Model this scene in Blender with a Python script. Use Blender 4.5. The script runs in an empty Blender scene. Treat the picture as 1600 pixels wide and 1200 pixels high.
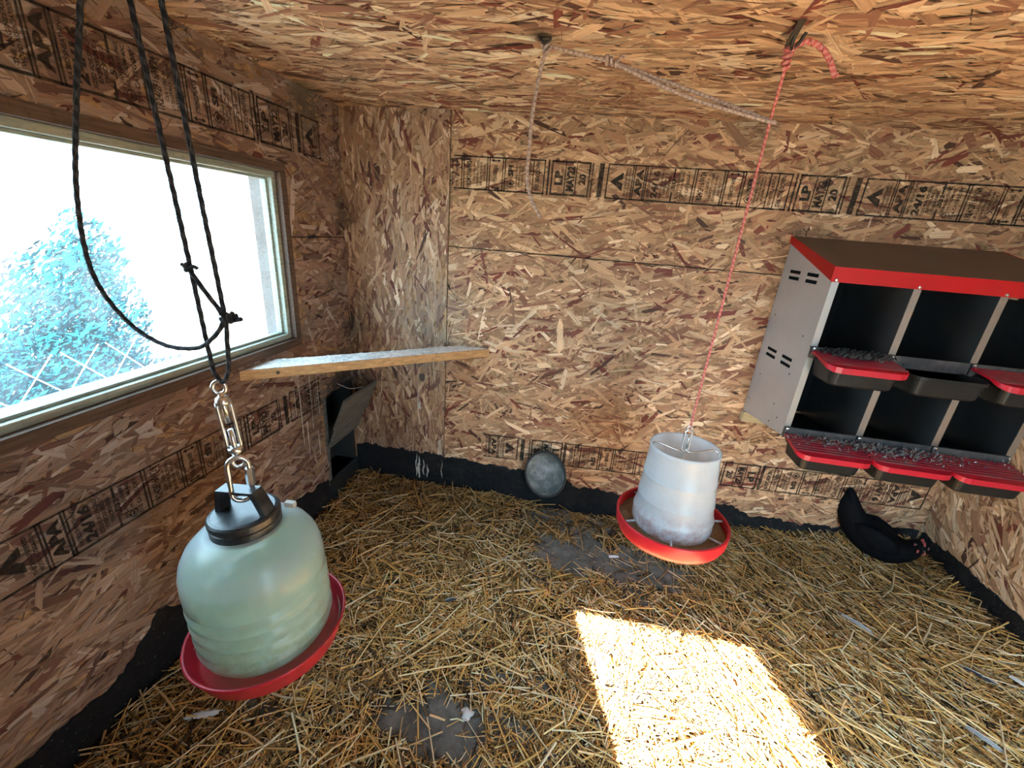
import bpy, bmesh, math, random
import numpy as np
from mathutils import Vector, Matrix, Euler

rng = np.random.default_rng(7)
random.seed(7)
SC = bpy.context.scene
COL = SC.collection

# ------------------------------------------------------------------ camera, world, sun, exposure
cam_data = bpy.data.cameras.new('camera')
cam_data.sensor_fit = 'HORIZONTAL'
cam_data.sensor_width = 36.0
cam_data.lens = 653.68 / 1600 * 36
cam_data.clip_start = 0.02
cam = bpy.data.objects.new('camera', cam_data)
COL.objects.link(cam)
cam.location = (0, 0, 1.33)
cam.rotation_euler = (math.radians(69.92769), math.radians(-4.33935), math.radians(10.05007))
SC.camera = cam

SKY_STRENGTH = 10.0
SUN_STRENGTH = 95.0
world = bpy.data.worlds.new('sky')
SC.world = world
world.use_nodes = True
wn = world.node_tree
wbg = wn.nodes['Background']
wbg.inputs['Color'].default_value = (0.52, 0.80, 1.0, 1)
wbg.inputs['Strength'].default_value = SKY_STRENGTH

sun_data = bpy.data.lights.new('sun', 'SUN')
sun_data.energy = SUN_STRENGTH
sun_data.angle = math.radians(0.6)
sun_data.color = (1.0, 0.93, 0.82)
sun = bpy.data.objects.new('sun', sun_data)
COL.objects.link(sun)
sun_dir = Vector((-0.29 * 0.722, 0.957 * 0.722, -0.692))
sun.rotation_euler = sun_dir.to_track_quat('-Z', 'Y').to_euler()
sun.location = (2, -3, 5)

SC.view_settings.view_transform = 'Standard'
SC.view_settings.look = 'None'
SC.view_settings.gamma = 1.0
SC.view_settings.use_curve_mapping = False
SC.view_settings.exposure = 0.5

SC.cycles.max_bounces = 16
SC.cycles.diffuse_bounces = 8
SC.cycles.transparent_max_bounces = 16

# room dimensions (metres; the camera stands at x=0, y=0)
LX, RX, BY, FY, CZ = -1.095, 1.628, 1.85, -0.35, 1.765


def portal(name, loc, rot, sx, sy):
    d = bpy.data.lights.new(name, 'AREA')
    d.shape = 'RECTANGLE'
    d.size, d.size_y = sx, sy
    d.cycles.is_portal = True
    o = bpy.data.objects.new(name, d)
    COL.objects.link(o)
    o.location = loc
    o.rotation_euler = rot
    return o


portal('window_portal', (LX - 0.13, 0.864, 1.16), (0, math.radians(-90), 0), 0.70, 1.26)
portal('doorway_portal', (0.925, FY - 0.10, 0.825), (math.radians(90), 0, 0), 0.71, 1.65)


# ------------------------------------------------------------------ node helpers
def new_mat(name):
    m = bpy.data.materials.new(name)
    m.use_nodes = True
    nt = m.node_tree
    nt.nodes.clear()
    return m, nt


class NT:
    def __init__(s, nt):
        s.nt = nt

    def n(s, t, **kw):
        nd = s.nt.nodes.new(t)
        for k, v in kw.items():
            setattr(nd, k, v)
        return nd

    def link(s, a, b):
        s.nt.links.new(a, b)

    def val(s, x, sock):
        if hasattr(x, 'is_linked'):
            s.link(x, sock)
        else:
            sock.default_value = x

    def math(s, op, a, b=0.0, c=None, clamp=False):
        nd = s.n('ShaderNodeMath', operation=op, use_clamp=clamp)
        s.val(a, nd.inputs[0])
        s.val(b, nd.inputs[1])
        if c is not None:
            s.val(c, nd.inputs[2])
        return nd.outputs[0]

    def noise(s, vec, scale, detail=3.0, rough=0.55, out='Fac'):
        nd = s.n('ShaderNodeTexNoise')
        if vec is not None:
            s.link(vec, nd.inputs['Vector'])
        nd.inputs['Scale'].default_value = scale
        nd.inputs['Detail'].default_value = detail
        nd.inputs['Roughness'].default_value = rough
        return nd.outputs[out]

    def ramp(s, fac, stops):
        nd = s.n('ShaderNodeValToRGB')
        cr = nd.color_ramp
        while len(cr.elements) < len(stops):
            cr.elements.new(0.5)
        for e, (p, c) in zip(cr.elements, stops):
            e.position = p
            e.color = (*c, 1) if len(c) == 3 else c
        s.link(fac, nd.inputs[0])
        return nd.outputs[0]

    def remap(s, x, a, b, c=0.0, d=1.0):
        nd = s.n('ShaderNodeMapRange')
        s.link(x, nd.inputs[0])
        nd.inputs[1].default_value = a
        nd.inputs[2].default_value = b
        nd.inputs[3].default_value = c
        nd.inputs[4].default_value = d
        return nd.outputs[0]

    def mix(s, fac, a, b, blend='MIX'):
        nd = s.n('ShaderNodeMix', data_type='RGBA', blend_type=blend)
        s.val(fac, nd.inputs[0])
        for x, k in ((a, 6), (b, 7)):
            if hasattr(x, 'is_linked'):
                s.link(x, nd.inputs[k])
            else:
                nd.inputs[k].default_value = (*x, 1)
        return nd.outputs[2]

    def principled(s, color=None, rough=0.6, metal=0.0, normal=None, spec=0.5):
        p = s.n('ShaderNodeBsdfPrincipled')
        if color is not None:
            if hasattr(color, 'is_linked'):
                s.link(color, p.inputs['Base Color'])
            else:
                p.inputs['Base Color'].default_value = (*color, 1)
        s.val(rough, p.inputs['Roughness'])
        p.inputs['Metallic'].default_value = metal
        p.inputs['Specular IOR Level'].default_value = spec
        if normal is not None:
            s.link(normal, p.inputs['Normal'])
        return p

    def bump(s, h, strength=0.3, dist=0.01):
        b = s.n('ShaderNodeBump')
        b.inputs['Strength'].default_value = strength
        b.inputs['Distance'].default_value = dist
        s.link(h, b.inputs['Height'])
        return b.outputs[0]

    def out(s, shader):
        o = s.n('ShaderNodeOutputMaterial')
        s.link(shader, o.inputs[0])

    def objco(s):
        return s.n('ShaderNodeTexCoord').outputs['Object']

    def pos(s):
        return s.n('ShaderNodeNewGeometry').outputs['Position']

    def attr(s, name, out='Color'):
        return s.n('ShaderNodeAttribute', attribute_name=name).outputs[out]

    def mapping(s, vec, scale):
        m = s.n('ShaderNodeMapping')
        s.link(vec, m.inputs['Vector'])
        m.inputs['Scale'].default_value = scale
        return m.outputs[0]


def simple(name, color, rough=0.5, metal=0.0, var=0.15, scale=30, bump=0.0, spec=0.5, dirt=None, dirt_amt=0.5, dirt_scale=8):
    """plain material with a little grain, optionally with patches of dirt"""
    m, nt = new_mat(name)
    t = NT(nt)
    co = t.objco()
    f = t.noise(co, scale, 4)
    lo = tuple(c * (1 - var) for c in color)
    hi = tuple(min(1, c * (1 + var)) for c in color)
    c = t.mix(f, lo, hi)
    if dirt is not None:
        d = t.noise(co, dirt_scale, 6, 0.7)
        c = t.mix(t.math('MULTIPLY', t.remap(d, 0.45, 0.7), dirt_amt), c, dirt)
    nrm = t.bump(f, bump, 0.004) if bump else None
    p = t.principled(c, rough, metal, nrm, spec)
    t.out(p.outputs[0])
    return m


# ------------------------------------------------------------------ materials
def mat_strand():
    m, nt = new_mat('wood_strand')
    t = NT(nt)
    col = t.attr('tone')
    lc = t.attr('grain', 'Vector')
    g = t.noise(t.mapping(lc, (9, 220, 1)), 1.0, 3, 0.6)
    col = t.mix(1.0, col, t.ramp(g, [(0.25, (0.66, 0.62, 0.58)), (0.55, (1, 1, 1)), (0.8, (1.12, 1.1, 1.06))]), 'MULTIPLY')
    pos = t.pos()
    # dirt and grime with a place of its own on the boards
    blot = t.noise(pos, 5.5, 5, 0.65)
    col = t.mix(t.math('MULTIPLY', t.remap(blot, 0.52, 0.78), 0.35), col, (0.16, 0.115, 0.08))
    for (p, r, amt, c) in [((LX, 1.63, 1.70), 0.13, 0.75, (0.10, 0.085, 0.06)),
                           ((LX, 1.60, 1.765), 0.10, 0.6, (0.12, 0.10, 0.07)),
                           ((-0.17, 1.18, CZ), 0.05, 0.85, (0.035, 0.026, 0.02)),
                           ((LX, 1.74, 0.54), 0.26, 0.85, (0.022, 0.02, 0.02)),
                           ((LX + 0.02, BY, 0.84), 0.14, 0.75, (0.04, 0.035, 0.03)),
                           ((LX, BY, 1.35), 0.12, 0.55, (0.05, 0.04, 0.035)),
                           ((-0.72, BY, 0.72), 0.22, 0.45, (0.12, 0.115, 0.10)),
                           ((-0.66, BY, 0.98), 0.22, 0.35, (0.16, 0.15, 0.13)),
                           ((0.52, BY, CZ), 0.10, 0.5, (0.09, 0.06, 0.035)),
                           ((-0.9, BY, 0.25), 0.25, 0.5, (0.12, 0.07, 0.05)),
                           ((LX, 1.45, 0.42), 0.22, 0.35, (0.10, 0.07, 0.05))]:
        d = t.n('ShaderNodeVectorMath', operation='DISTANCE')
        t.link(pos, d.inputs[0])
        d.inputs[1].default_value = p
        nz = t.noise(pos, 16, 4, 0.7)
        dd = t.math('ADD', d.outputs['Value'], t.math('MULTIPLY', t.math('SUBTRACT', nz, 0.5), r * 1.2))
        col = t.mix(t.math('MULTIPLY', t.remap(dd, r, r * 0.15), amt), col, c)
    nrm = t.bump(g, 0.25, 0.0015)
    p = t.principled(col, 0.62, 0, nrm, 0.3)
    t.out(p.outputs[0])
    return m


def mat_panel(name='panel_board', tint=(1, 1, 1)):
    m, nt = new_mat(name)
    t = NT(nt)
    co = t.objco()
    f = t.noise(co, 38, 5, 0.7)
    c = t.ramp(f, [(0.3, (0.10 * tint[0], 0.05 * tint[1], 0.025 * tint[2])), (0.5, (0.33 * tint[0], 0.20 * tint[1], 0.105 * tint[2])),
                   (0.72, (0.50 * tint[0], 0.34 * tint[1], 0.19 * tint[2]))])
    p = t.principled(c, 0.7, 0, t.bump(f, 0.4, 0.003), 0.3)
    t.out(p.outputs[0])
    return m


def mat_ink():
    m, nt = new_mat('stamp_ink')
    t = NT(nt)
    co = t.objco()
    f = t.noise(co, 30, 6, 0.75)
    f2 = t.noise(co, 190, 2, 0.6)
    a = t.math('ADD', t.remap(f, 0.38, 0.58), t.remap(f2, 0.52, 0.72, 0, -0.45), clamp=True)
    a = t.math('MULTIPLY', t.math('ADD', t.math('MULTIPLY', a, 0.45), 0.62, clamp=True), 0.95)
    p = t.principled((0.030, 0.022, 0.018), 0.7, 0, None, 0.2)
    tr = t.n('ShaderNodeBsdfTransparent')
    mx = t.n('ShaderNodeMixShader')
    t.link(a, mx.inputs[0])
    t.link(tr.outputs[0], mx.inputs[1])
    t.link(p.outputs[0], mx.inputs[2])
    t.out(mx.outputs[0])
    return m


def mat_tar():
    m, nt = new_mat('black_tar')
    t = NT(nt)
    co = t.objco()
    f = t.noise(co, 60, 6, 0.75)
    g = t.noise(co, 9, 5, 0.7)
    sp = t.noise(co, 140, 2, 0.5)
    c = t.ramp(f, [(0.3, (0.006, 0.007, 0.009)), (0.62, (0.012, 0.013, 0.016)), (0.8, (0.05, 0.05, 0.05))])
    c = t.mix(t.math('MULTIPLY', t.remap(g, 0.5, 0.75), 0.35), c, (0.06, 0.056, 0.05))
    c = t.mix(t.remap(sp, 0.68, 0.76), c, (0.22, 0.22, 0.21))
    p = t.principled(c, 0.62, 0, t.bump(f, 0.9, 0.008), 0.18)
    t.out(p.outputs[0])
    return m


def mat_floor():
    m, nt = new_mat('earth_floor')
    t = NT(nt)
    co = t.objco()
    f = t.noise(co, 14, 7, 0.7)
    s = t.noise(co, 130, 3, 0.6)
    s2 = t.noise(co, 55, 3, 0.6)
    c = t.ramp(f, [(0.3, (0.075, 0.074, 0.072)), (0.55, (0.17, 0.168, 0.162)), (0.8, (0.30, 0.29, 0.27))])
    c = t.mix(t.math('MULTIPLY', t.remap(s2, 0.55, 0.75), 0.5), c, (0.20, 0.16, 0.10))
    c = t.mix(t.remap(s, 0.66, 0.75), c, (0.42, 0.42, 0.40))
    p = t.principled(c, 0.85, 0, t.bump(t.math('ADD', f, t.math('MULTIPLY', s, 0.4)), 0.8, 0.012), 0.25)
    t.out(p.outputs[0])
    return m


def mat_litter():
    m, nt = new_mat('chaff_litter')
    t = NT(nt)
    co = t.objco()
    f = t.noise(co, 60, 6, 0.75)
    g = t.noise(co, 6, 5, 0.6)
    c = t.ramp(f, [(0.3, (0.018, 0.012, 0.007)), (0.5, (0.07, 0.046, 0.022)), (0.72, (0.20, 0.14, 0.07))])
    c = t.mix(t.math('MULTIPLY', t.remap(g, 0.5, 0.7), 0.5), c, (0.06, 0.05, 0.04))
    p = t.principled(c, 0.85, 0, t.bump(f, 0.9, 0.012), 0.2)
    t.out(p.outputs[0])
    return m


def mat_straw():
    m, nt = new_mat('straw')
    t = NT(nt)
    col = t.attr('tone')
    p = t.principled(col, 0.5, 0, None, 0.4)
    t.out(p.outputs[0])
    return m


def mat_plastic_clear(name, color, transp, dirt=None, dirt_z=None, rough=0.35, through=0.45, clear=(0.96, 0.98, 0.98)):
    """milky see-through plastic: part clear, part light-scattering, with a soft gloss"""
    m, nt = new_mat(name)
    t = NT(nt)
    co = t.objco()
    f = t.noise(co, 18, 5, 0.7)
    c = t.mix(f, tuple(x * 0.93 for x in color), color)
    a_t = transp
    if dirt is not None:
        sep = t.n('ShaderNodeSeparateXYZ')
        t.link(co, sep.inputs[0])
        dz = t.remap(sep.outputs[2], dirt_z[1], dirt_z[0])
        nz = t.noise(co, 26, 6, 0.75)
        d = t.math('MULTIPLY', t.remap(nz, 0.42, 0.62), t.math('ADD', t.math('MULTIPLY', dz, 0.8), 0.06), clamp=True)
        c = t.mix(d, c, dirt)
    dif = t.n('ShaderNodeBsdfDiffuse')
    trl = t.n('ShaderNodeBsdfTranslucent')
    t.link(c, dif.inputs[0])
    t.link(c, trl.inputs[0])
    m1 = t.n('ShaderNodeMixShader')
    m1.inputs[0].default_value = through
    t.link(dif.outputs[0], m1.inputs[1])
    t.link(trl.outputs[0], m1.inputs[2])
    tr = t.n('ShaderNodeBsdfTransparent')
    tr.inputs[0].default_value = (*clear, 1)
    m2 = t.n('ShaderNodeMixShader')
    m2.inputs[0].default_value = a_t
    t.link(m1.outputs[0], m2.inputs[1])
    t.link(tr.outputs[0], m2.inputs[2])
    gl = t.n('ShaderNodeBsdfGlossy')
    gl.inputs['Roughness'].default_value = rough
    fr = t.n('ShaderNodeFresnel')
    bf = t.n('ShaderNodeNewGeometry').outputs['Backfacing']      # thin wall: both faces reflect alike
    t.link(t.remap(bf, 0, 1, 1.45, 1 / 1.45), fr.inputs[0])
    m3 = t.n('ShaderNodeMixShader')
    t.link(fr.outputs[0], m3.inputs[0])
    t.link(m2.outputs[0], m3.inputs[1])
    t.link(gl.outputs[0], m3.inputs[2])
    t.out(m3.outputs[0])
    return m


def mat_glass():
    m, nt = new_mat('dusty_pane')
    t = NT(nt)
    co = t.objco()
    f = t.noise(co, 5, 6, 0.7)
    f2 = t.noise(co, 90, 3, 0.7)
    haze = t.math('ADD', t.remap(f, 0.35, 0.75, 0.015, 0.075), t.remap(f2, 0.6, 0.8, 0.0, 0.06))
    tr = t.n('ShaderNodeBsdfTransparent')
    tl = t.n('ShaderNodeBsdfTranslucent')
    tl.inputs[0].default_value = (0.9, 0.95, 0.97, 1)
    m1 = t.n('ShaderNodeMixShader')
    t.link(haze, m1.inputs[0])
    t.link(tr.outputs[0], m1.inputs[1])
    t.link(tl.outputs[0], m1.inputs[2])
    gl = t.n('ShaderNodeBsdfGlossy')
    gl.inputs['Roughness'].default_value = 0.05
    m2 = t.n('ShaderNodeMixShader')
    m2.inputs[0].default_value = 0.04
    t.link(m1.outputs[0], m2.inputs[1])
    t.link(gl.outputs[0], m2.inputs[2])
    t.out(m2.outputs[0])
    return m


def mat_rope(name, a, b, fleck, period=0.016, fleck_period=0.03, share=0.0, fleck_cut=0.86):
    m, nt = new_mat(name)
    t = NT(nt)
    lc = t.attr('grain', 'Vector')
    sep = t.n('ShaderNodeSeparateXYZ')
    t.link(lc, sep.inputs[0])
    s, ang = sep.outputs[0], sep.outputs[1]
    w = t.math('SINE', t.math('ADD', t.math('MULTIPLY', s, 2 * math.pi / period), ang))
    c = t.mix(t.remap(w, share - 0.25, share + 0.25), a, b)
    w2 = t.math('SINE', t.math('ADD', t.math('MULTIPLY', s, 2 * math.pi / fleck_period), t.math('MULTIPLY', ang, -1.0)))
    c = t.mix(t.remap(w2, fleck_cut, fleck_cut + 0.1), c, fleck)
    nz = t.noise(t.pos(), 300, 3, 0.7)
    c = t.mix(1.0, c, t.ramp(nz, [(0.3, (0.7, 0.7, 0.7)), (0.7, (1.1, 1.1, 1.1))]), 'MULTIPLY')
    p = t.principled(c, 0.75, 0, t.bump(nz, 0.3, 0.001), 0.2)
    t.out(p.outputs[0])
    return m


def mat_roost_top():
    m, nt = new_mat('droppings_on_board')
    t = NT(nt)
    co = t.objco()
    f = t.noise(co, 70, 6, 0.75)
    g = t.noise(co, 11, 4, 0.6)
    c = t.ramp(f, [(0.30, (0.06, 0.055, 0.05)), (0.40, (0.55, 0.54, 0.52)), (0.56, (0.88, 0.88, 0.86))])
    c = t.mix(t.math('MULTIPLY', t.remap(g, 0.5, 0.7), 0.6), c, (0.30, 0.29, 0.27))
    p = t.principled(c, 0.42, 0, t.bump(f, 0.4, 0.003), 0.6)
    t.out(p.outputs[0])
    return m


def mat_wood(name, dark, light, along=(1, 14, 14), rough=0.6, spec=0.35):
    m, nt = new_mat(name)
    t = NT(nt)
    co = t.objco()
    f = t.noise(t.mapping(co, along), 9, 5, 0.65)
    g = t.noise(co, 50, 4, 0.7)
    c = t.mix(t.remap(f, 0.3, 0.7), dark, light)
    c = t.mix(t.math('MULTIPLY', t.remap(g, 0.55, 0.75), 0.45), c, tuple(x * 0.35 for x in dark))
    p = t.principled(c, rough, 0, t.bump(f, 0.3, 0.003), spec)
    t.out(p.outputs[0])
    return m


M = {}
M['strand'] = mat_strand()
M['panel'] = mat_panel()
M['wall'] = mat_panel('wall_board', (0.8, 0.75, 0.7))
M['ink'] = mat_ink()
M['tar'] = mat_tar()
M['floor'] = mat_floor()
M['litter'] = mat_litter()
M['straw'] = mat_straw()
M['gap'] = simple('dark_gap', (0.012, 0.010, 0.009), 0.9)
M['streak'] = simple('white_droppings', (0.50, 0.49, 0.45), 0.8, var=0.3, scale=80)
M['trim'] = mat_wood('stained_trim', (0.055, 0.032, 0.022), (0.15, 0.095, 0.068), (14, 1, 14))
M['sash'] = mat_wood('weathered_sash', (0.20, 0.23, 0.19), (0.42, 0.45, 0.38), (14, 1, 14), 0.4, 0.5)
M['glass'] = mat_glass()
M['jar'] = mat_plastic_clear('milky_jar', (0.78, 0.90, 1.0), 0.42, (0.50, 0.36, 0.20), (-0.335, -0.17), 0.30, 0.70)
M['water'] = mat_plastic_clear('green_water', (0.66, 0.95, 0.66), 0.60, None, None, 0.1, 0.6, (0.80, 0.94, 0.76))
M['hopper'] = mat_plastic_clear('milky_hopper', (0.82, 0.90, 0.97), 0.10, (0.40, 0.13, 0.09), (-0.275, -0.18), 0.3)
M['lid_black'] = simple('black_plastic', (0.010, 0.012, 0.015), 0.36, var=0.3, scale=60, spec=0.5, dirt=(0.10, 0.12, 0.13), dirt_amt=0.5, dirt_scale=14)
M['pan_red'] = simple('dull_red_plastic', (0.42, 0.012, 0.030), 0.35, var=0.15, scale=20, dirt=(0.20, 0.02, 0.03), dirt_amt=0.5)
M['pan_bright'] = simple('bright_red_plastic', (0.56, 0.016, 0.026), 0.35, var=0.08, scale=20)
M['nest_red'] = simple('nest_red_plastic', (0.40, 0.006, 0.022), 0.38, var=0.12, scale=20)
M['nest_red_dusty'] = simple('nest_red_dusty', (0.24, 0.010, 0.026), 0.5, var=0.2, scale=30, dirt=(0.16, 0.10, 0.09), dirt_amt=0.75, dirt_scale=13)
M['red_metal'] = simple('red_painted_steel', (0.40, 0.007, 0.009), 0.5, spec=0.25, var=0.06, scale=12, dirt=(0.3, 0.02, 0.02), dirt_amt=0.3)
M['roof_dust'] = simple('dusty_roof_steel', (0.115, 0.088, 0.068), 0.55, var=0.2, scale=10, dirt=(0.06, 0.045, 0.035), dirt_amt=0.8, dirt_scale=5)
M['galv'] = simple('galvanised_steel', (0.52, 0.52, 0.53), 0.42, 0.35, var=0.10, scale=9, dirt=(0.45, 0.45, 0.45), dirt_amt=0.5)
M['nest_plastic'] = simple('nest_black_plastic', (0.008, 0.009, 0.0095), 0.42, var=0.3, scale=40, spec=0.3, dirt=(0.03, 0.028, 0.026), dirt_amt=0.4)
M['rail'] = simple('dusty_black_rail', (0.035, 0.035, 0.037), 0.6, var=0.4, scale=70, dirt=(0.11, 0.10, 0.095), dirt_amt=0.7, dirt_scale=22)
M['divider'] = simple('bright_galvanised', (0.42, 0.42, 0.42), 0.33, 0.95, var=0.1, scale=9)
M['nest_dark'] = simple('nest_shade_black', (0.006, 0.0065, 0.007), 0.6, spec=0.1)  # black plastic, darkened further for the shade inside the cells
M['steel'] = simple('zinc_steel', (0.72, 0.73, 0.74), 0.25, 0.95, var=0.08, scale=40)
M['iron'] = simple('dark_iron', (0.055, 0.045, 0.04), 0.5, 0.6, var=0.3, scale=50)
M['rope_black'] = mat_rope('black_rope', (0.012, 0.013, 0.017), (0.040, 0.042, 0.05), (0.45, 0.45, 0.45), 0.02, 0.09, 0.2, 0.985)
M['rope_red'] = mat_rope('red_white_rope', (0.60, 0.14, 0.125), (0.68, 0.27, 0.24), (0.03, 0.02, 0.02), 0.012, 0.030, 0.1, 0.93)
M['rope_beige'] = mat_rope('dusty_beige_rope', (0.40, 0.285, 0.235), (0.52, 0.39, 0.33), (0.035, 0.025, 0.02), 0.012, 0.026, 0.0, 0.93)
M['string'] = simple('grey_string', (0.45, 0.43, 0.40), 0.8)
M['flap'] = mat_wood('weathered_grey_board', (0.075, 0.072, 0.066), (0.17, 0.165, 0.15), (10, 1, 10), 0.75, 0.2)
M['roost'] = mat_wood('raw_board', (0.36, 0.21, 0.09), (0.62, 0.40, 0.20), (3, 3, 14), 0.65)
M['roost_top'] = mat_roost_top()
M['rubber'] = simple('black_rubber', (0.018, 0.02, 0.021), 0.55, var=0.3, scale=40)
M['bowl_in'] = simple('dusty_bowl_inside', (0.10, 0.115, 0.115), 0.7, var=0.4, scale=30, bump=0.3, dirt=(0.34, 0.36, 0.36), dirt_amt=0.9, dirt_scale=11)
M['feed'] = simple('chicken_feed', (0.22, 0.14, 0.07), 0.9, var=0.7, scale=160, bump=0.8)
M['hen'] = simple('black_plumage', (0.0020, 0.0024, 0.0040), 0.75, var=0.5, scale=60, bump=0.6, spec=0.12)
M['comb'] = simple('pink_comb', (0.34, 0.07, 0.075), 0.55)
M['beak'] = simple('horn_beak', (0.10, 0.08, 0.06), 0.45)
M['feather_grey'] = simple('grey_feather', (0.30, 0.31, 0.32), 0.7, var=0.35, scale=40)
M['feather_white'] = simple('white_feather', (0.62, 0.64, 0.65), 0.7, var=0.2, scale=40)
M['feather_dark'] = simple('dark_feather', (0.03, 0.03, 0.035), 0.6, var=0.3, scale=40)
M['fluff'] = simple('dark_fluff', (0.035, 0.033, 0.033), 0.85, var=0.5, scale=90)
M['fluff_grey'] = simple('grey_fluff', (0.17, 0.165, 0.16), 0.85, var=0.5, scale=90)
M['ground'] = simple('pale_dry_ground', (0.13, 0.14, 0.12), 0.9, var=0.2, scale=3)
M['leaf'] = simple('blue_green_leaf', (0.002, 0.045, 0.066), 0.9, var=0.5, scale=8, spec=0.05)
M['ledger'] = mat_wood('pale_ledger', (0.42, 0.36, 0.22), (0.62, 0.55, 0.36), (1, 12, 12))
M['siding'] = simple('outside_siding', (0.45, 0.47, 0.48), 0.7)
M['sill'] = simple('shade_blue_sill', (0.06, 0.13, 0.26), 0.5)  # blue puts the outer sill's skylit shade into its colour
M['wire'] = simple('fence_wire', (0.7, 0.72, 0.72), 0.4, 0.6)


# ------------------------------------------------------------------ object helpers
def mesh_obj(name, verts, faces, mat, parent=None, smooth=False, attrs=None):
    me = bpy.data.meshes.new(name)
    if isinstance(verts, np.ndarray):
        verts = verts.tolist()
    me.from_pydata(verts, [], faces)
    mats = mat if isinstance(mat, (list, tuple)) else [mat]
    for mm in mats:
        me.materials.append(mm)
    if smooth:
        me.polygons.foreach_set('use_smooth', np.ones(len(me.polygons), dtype=bool))
    if attrs:
        for an, (tp, data) in attrs.items():
            a = me.attributes.new(an, tp, 'POINT')
            key = 'color' if tp == 'FLOAT_COLOR' else ('vector' if tp == 'FLOAT_VECTOR' else 'value')
            a.data.foreach_set(key, np.asarray(data, dtype=np.float32).ravel())
    me.update()
    o = bpy.data.objects.new(name, me)
    COL.objects.link(o)
    if parent is not None:
        o.parent = parent
    return o


def empty(name, loc=(0, 0, 0), rot=(0, 0, 0)):
    o = bpy.data.objects.new(name, None)
    o.empty_display_size = 0.05
    COL.objects.link(o)
    o.location = loc
    o.rotation_euler = rot
    return o


def tag(o, label=None, cat=None, group=None, kind=None):
    if label:
        o['label'] = label
    if cat:
        o['category'] = cat
    if group:
        o['group'] = group
    if kind:
        o['kind'] = kind
    return o


class MB:
    """gathers simple solids into one mesh"""

    def __init__(s):
        s.v, s.f = [], []

    def add(s, verts, faces):
        k = len(s.v)
        s.v += [tuple(p) for p in verts]
        s.f += [tuple(i + k for i in f) for f in faces]
        return s

    def box(s, a, b):
        (x0, y0, z0), (x1, y1, z1) = a, b
        v = [(x0, y0, z0), (x1, y0, z0), (x1, y1, z0), (x0, y1, z0), (x0, y0, z1), (x1, y0, z1), (x1, y1, z1), (x0, y1, z1)]
        return s.add(v, [(0, 3, 2, 1), (4, 5, 6, 7), (0, 1, 5, 4), (1, 2, 6, 5), (2, 3, 7, 6), (3, 0, 4, 7)])

    def hexa(s, bottom, top):
        return s.add(list(bottom) + list(top), [(0, 3, 2, 1), (4, 5, 6, 7), (0, 1, 5, 4), (1, 2, 6, 5), (2, 3, 7, 6), (3, 0, 4, 7)])

    def lathe(s, prof, seg=48, c=(0, 0, 0), cap0=False, cap1=False):
        vs = []
        ar = 0.0
        loop_ = list(prof) + [(0.0, prof[-1][1]), (0.0, prof[0][1])]
        for (ra, za), (rb_, zb_) in zip(loop_, loop_[1:] + loop_[:1]):
            ar += ra * zb_ - rb_ * za
        for r, z in prof:
            for k in range(seg):
                a = 2 * math.pi * k / seg
                vs.append((c[0] + r * math.cos(a), c[1] + r * math.sin(a), c[2] + z))
        fs = []
        for i in range(len(prof) - 1):
            for k in range(seg):
                k2 = (k + 1) % seg
                q = (i * seg + k, i * seg + k2, (i + 1) * seg + k2, (i + 1) * seg + k)
                fs.append(q if ar >= 0 else tuple(reversed(q)))
        if cap0:
            fs.append(tuple(reversed(range(seg))))
        if cap1:
            fs.append(tuple((len(prof) - 1) * seg + k for k in range(seg)))
        return s.add(vs, fs)

    def tube(s, pts, r, seg=8, closed=False):
        v, f, _ = tube_data(pts, r, seg, closed=closed)
        return s.add(v, f)

    def build(s, name, mat, parent=None, smooth=False, bevel=0.0, seg=2):
        if bevel > 0:
            me = bpy.data.meshes.new(name)
            me.from_pydata(s.v, [], s.f)
            bm = bmesh.new()
            bm.from_mesh(me)
            bmesh.ops.bevel(bm, geom=list(bm.edges), offset=bevel, segments=seg, affect='EDGES', clamp_overlap=True, profile=0.7)
            bm.to_mesh(me)
            bm.free()
            for mm in (mat if isinstance(mat, (list, tuple)) else [mat]):
                me.materials.append(mm)
            o = bpy.data.objects.new(name, me)
            COL.objects.link(o)
            if parent is not None:
                o.parent = parent
            return o
        return mesh_obj(name, s.v, s.f, mat, parent, smooth)


def smooth_path(pts, n=6):
    pts = [Vector(p) for p in pts]
    if len(pts) < 3:
        return pts
    out = []
    P = [pts[0] * 2 - pts[1]] + pts + [pts[-1] * 2 - pts[-2]]
    for i in range(1, len(P) - 2):
        a, b, c, d = P[i - 1], P[i], P[i + 1], P[i + 2]
        for k in range(n):
            t = k / n
            out.append(0.5 * ((2 * b) + (c - a) * t + (2 * a - 5 * b + 4 * c - d) * t * t + (3 * b - a - 3 * c + d) * t ** 3))
    out.append(pts[-1])
    return out


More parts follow.
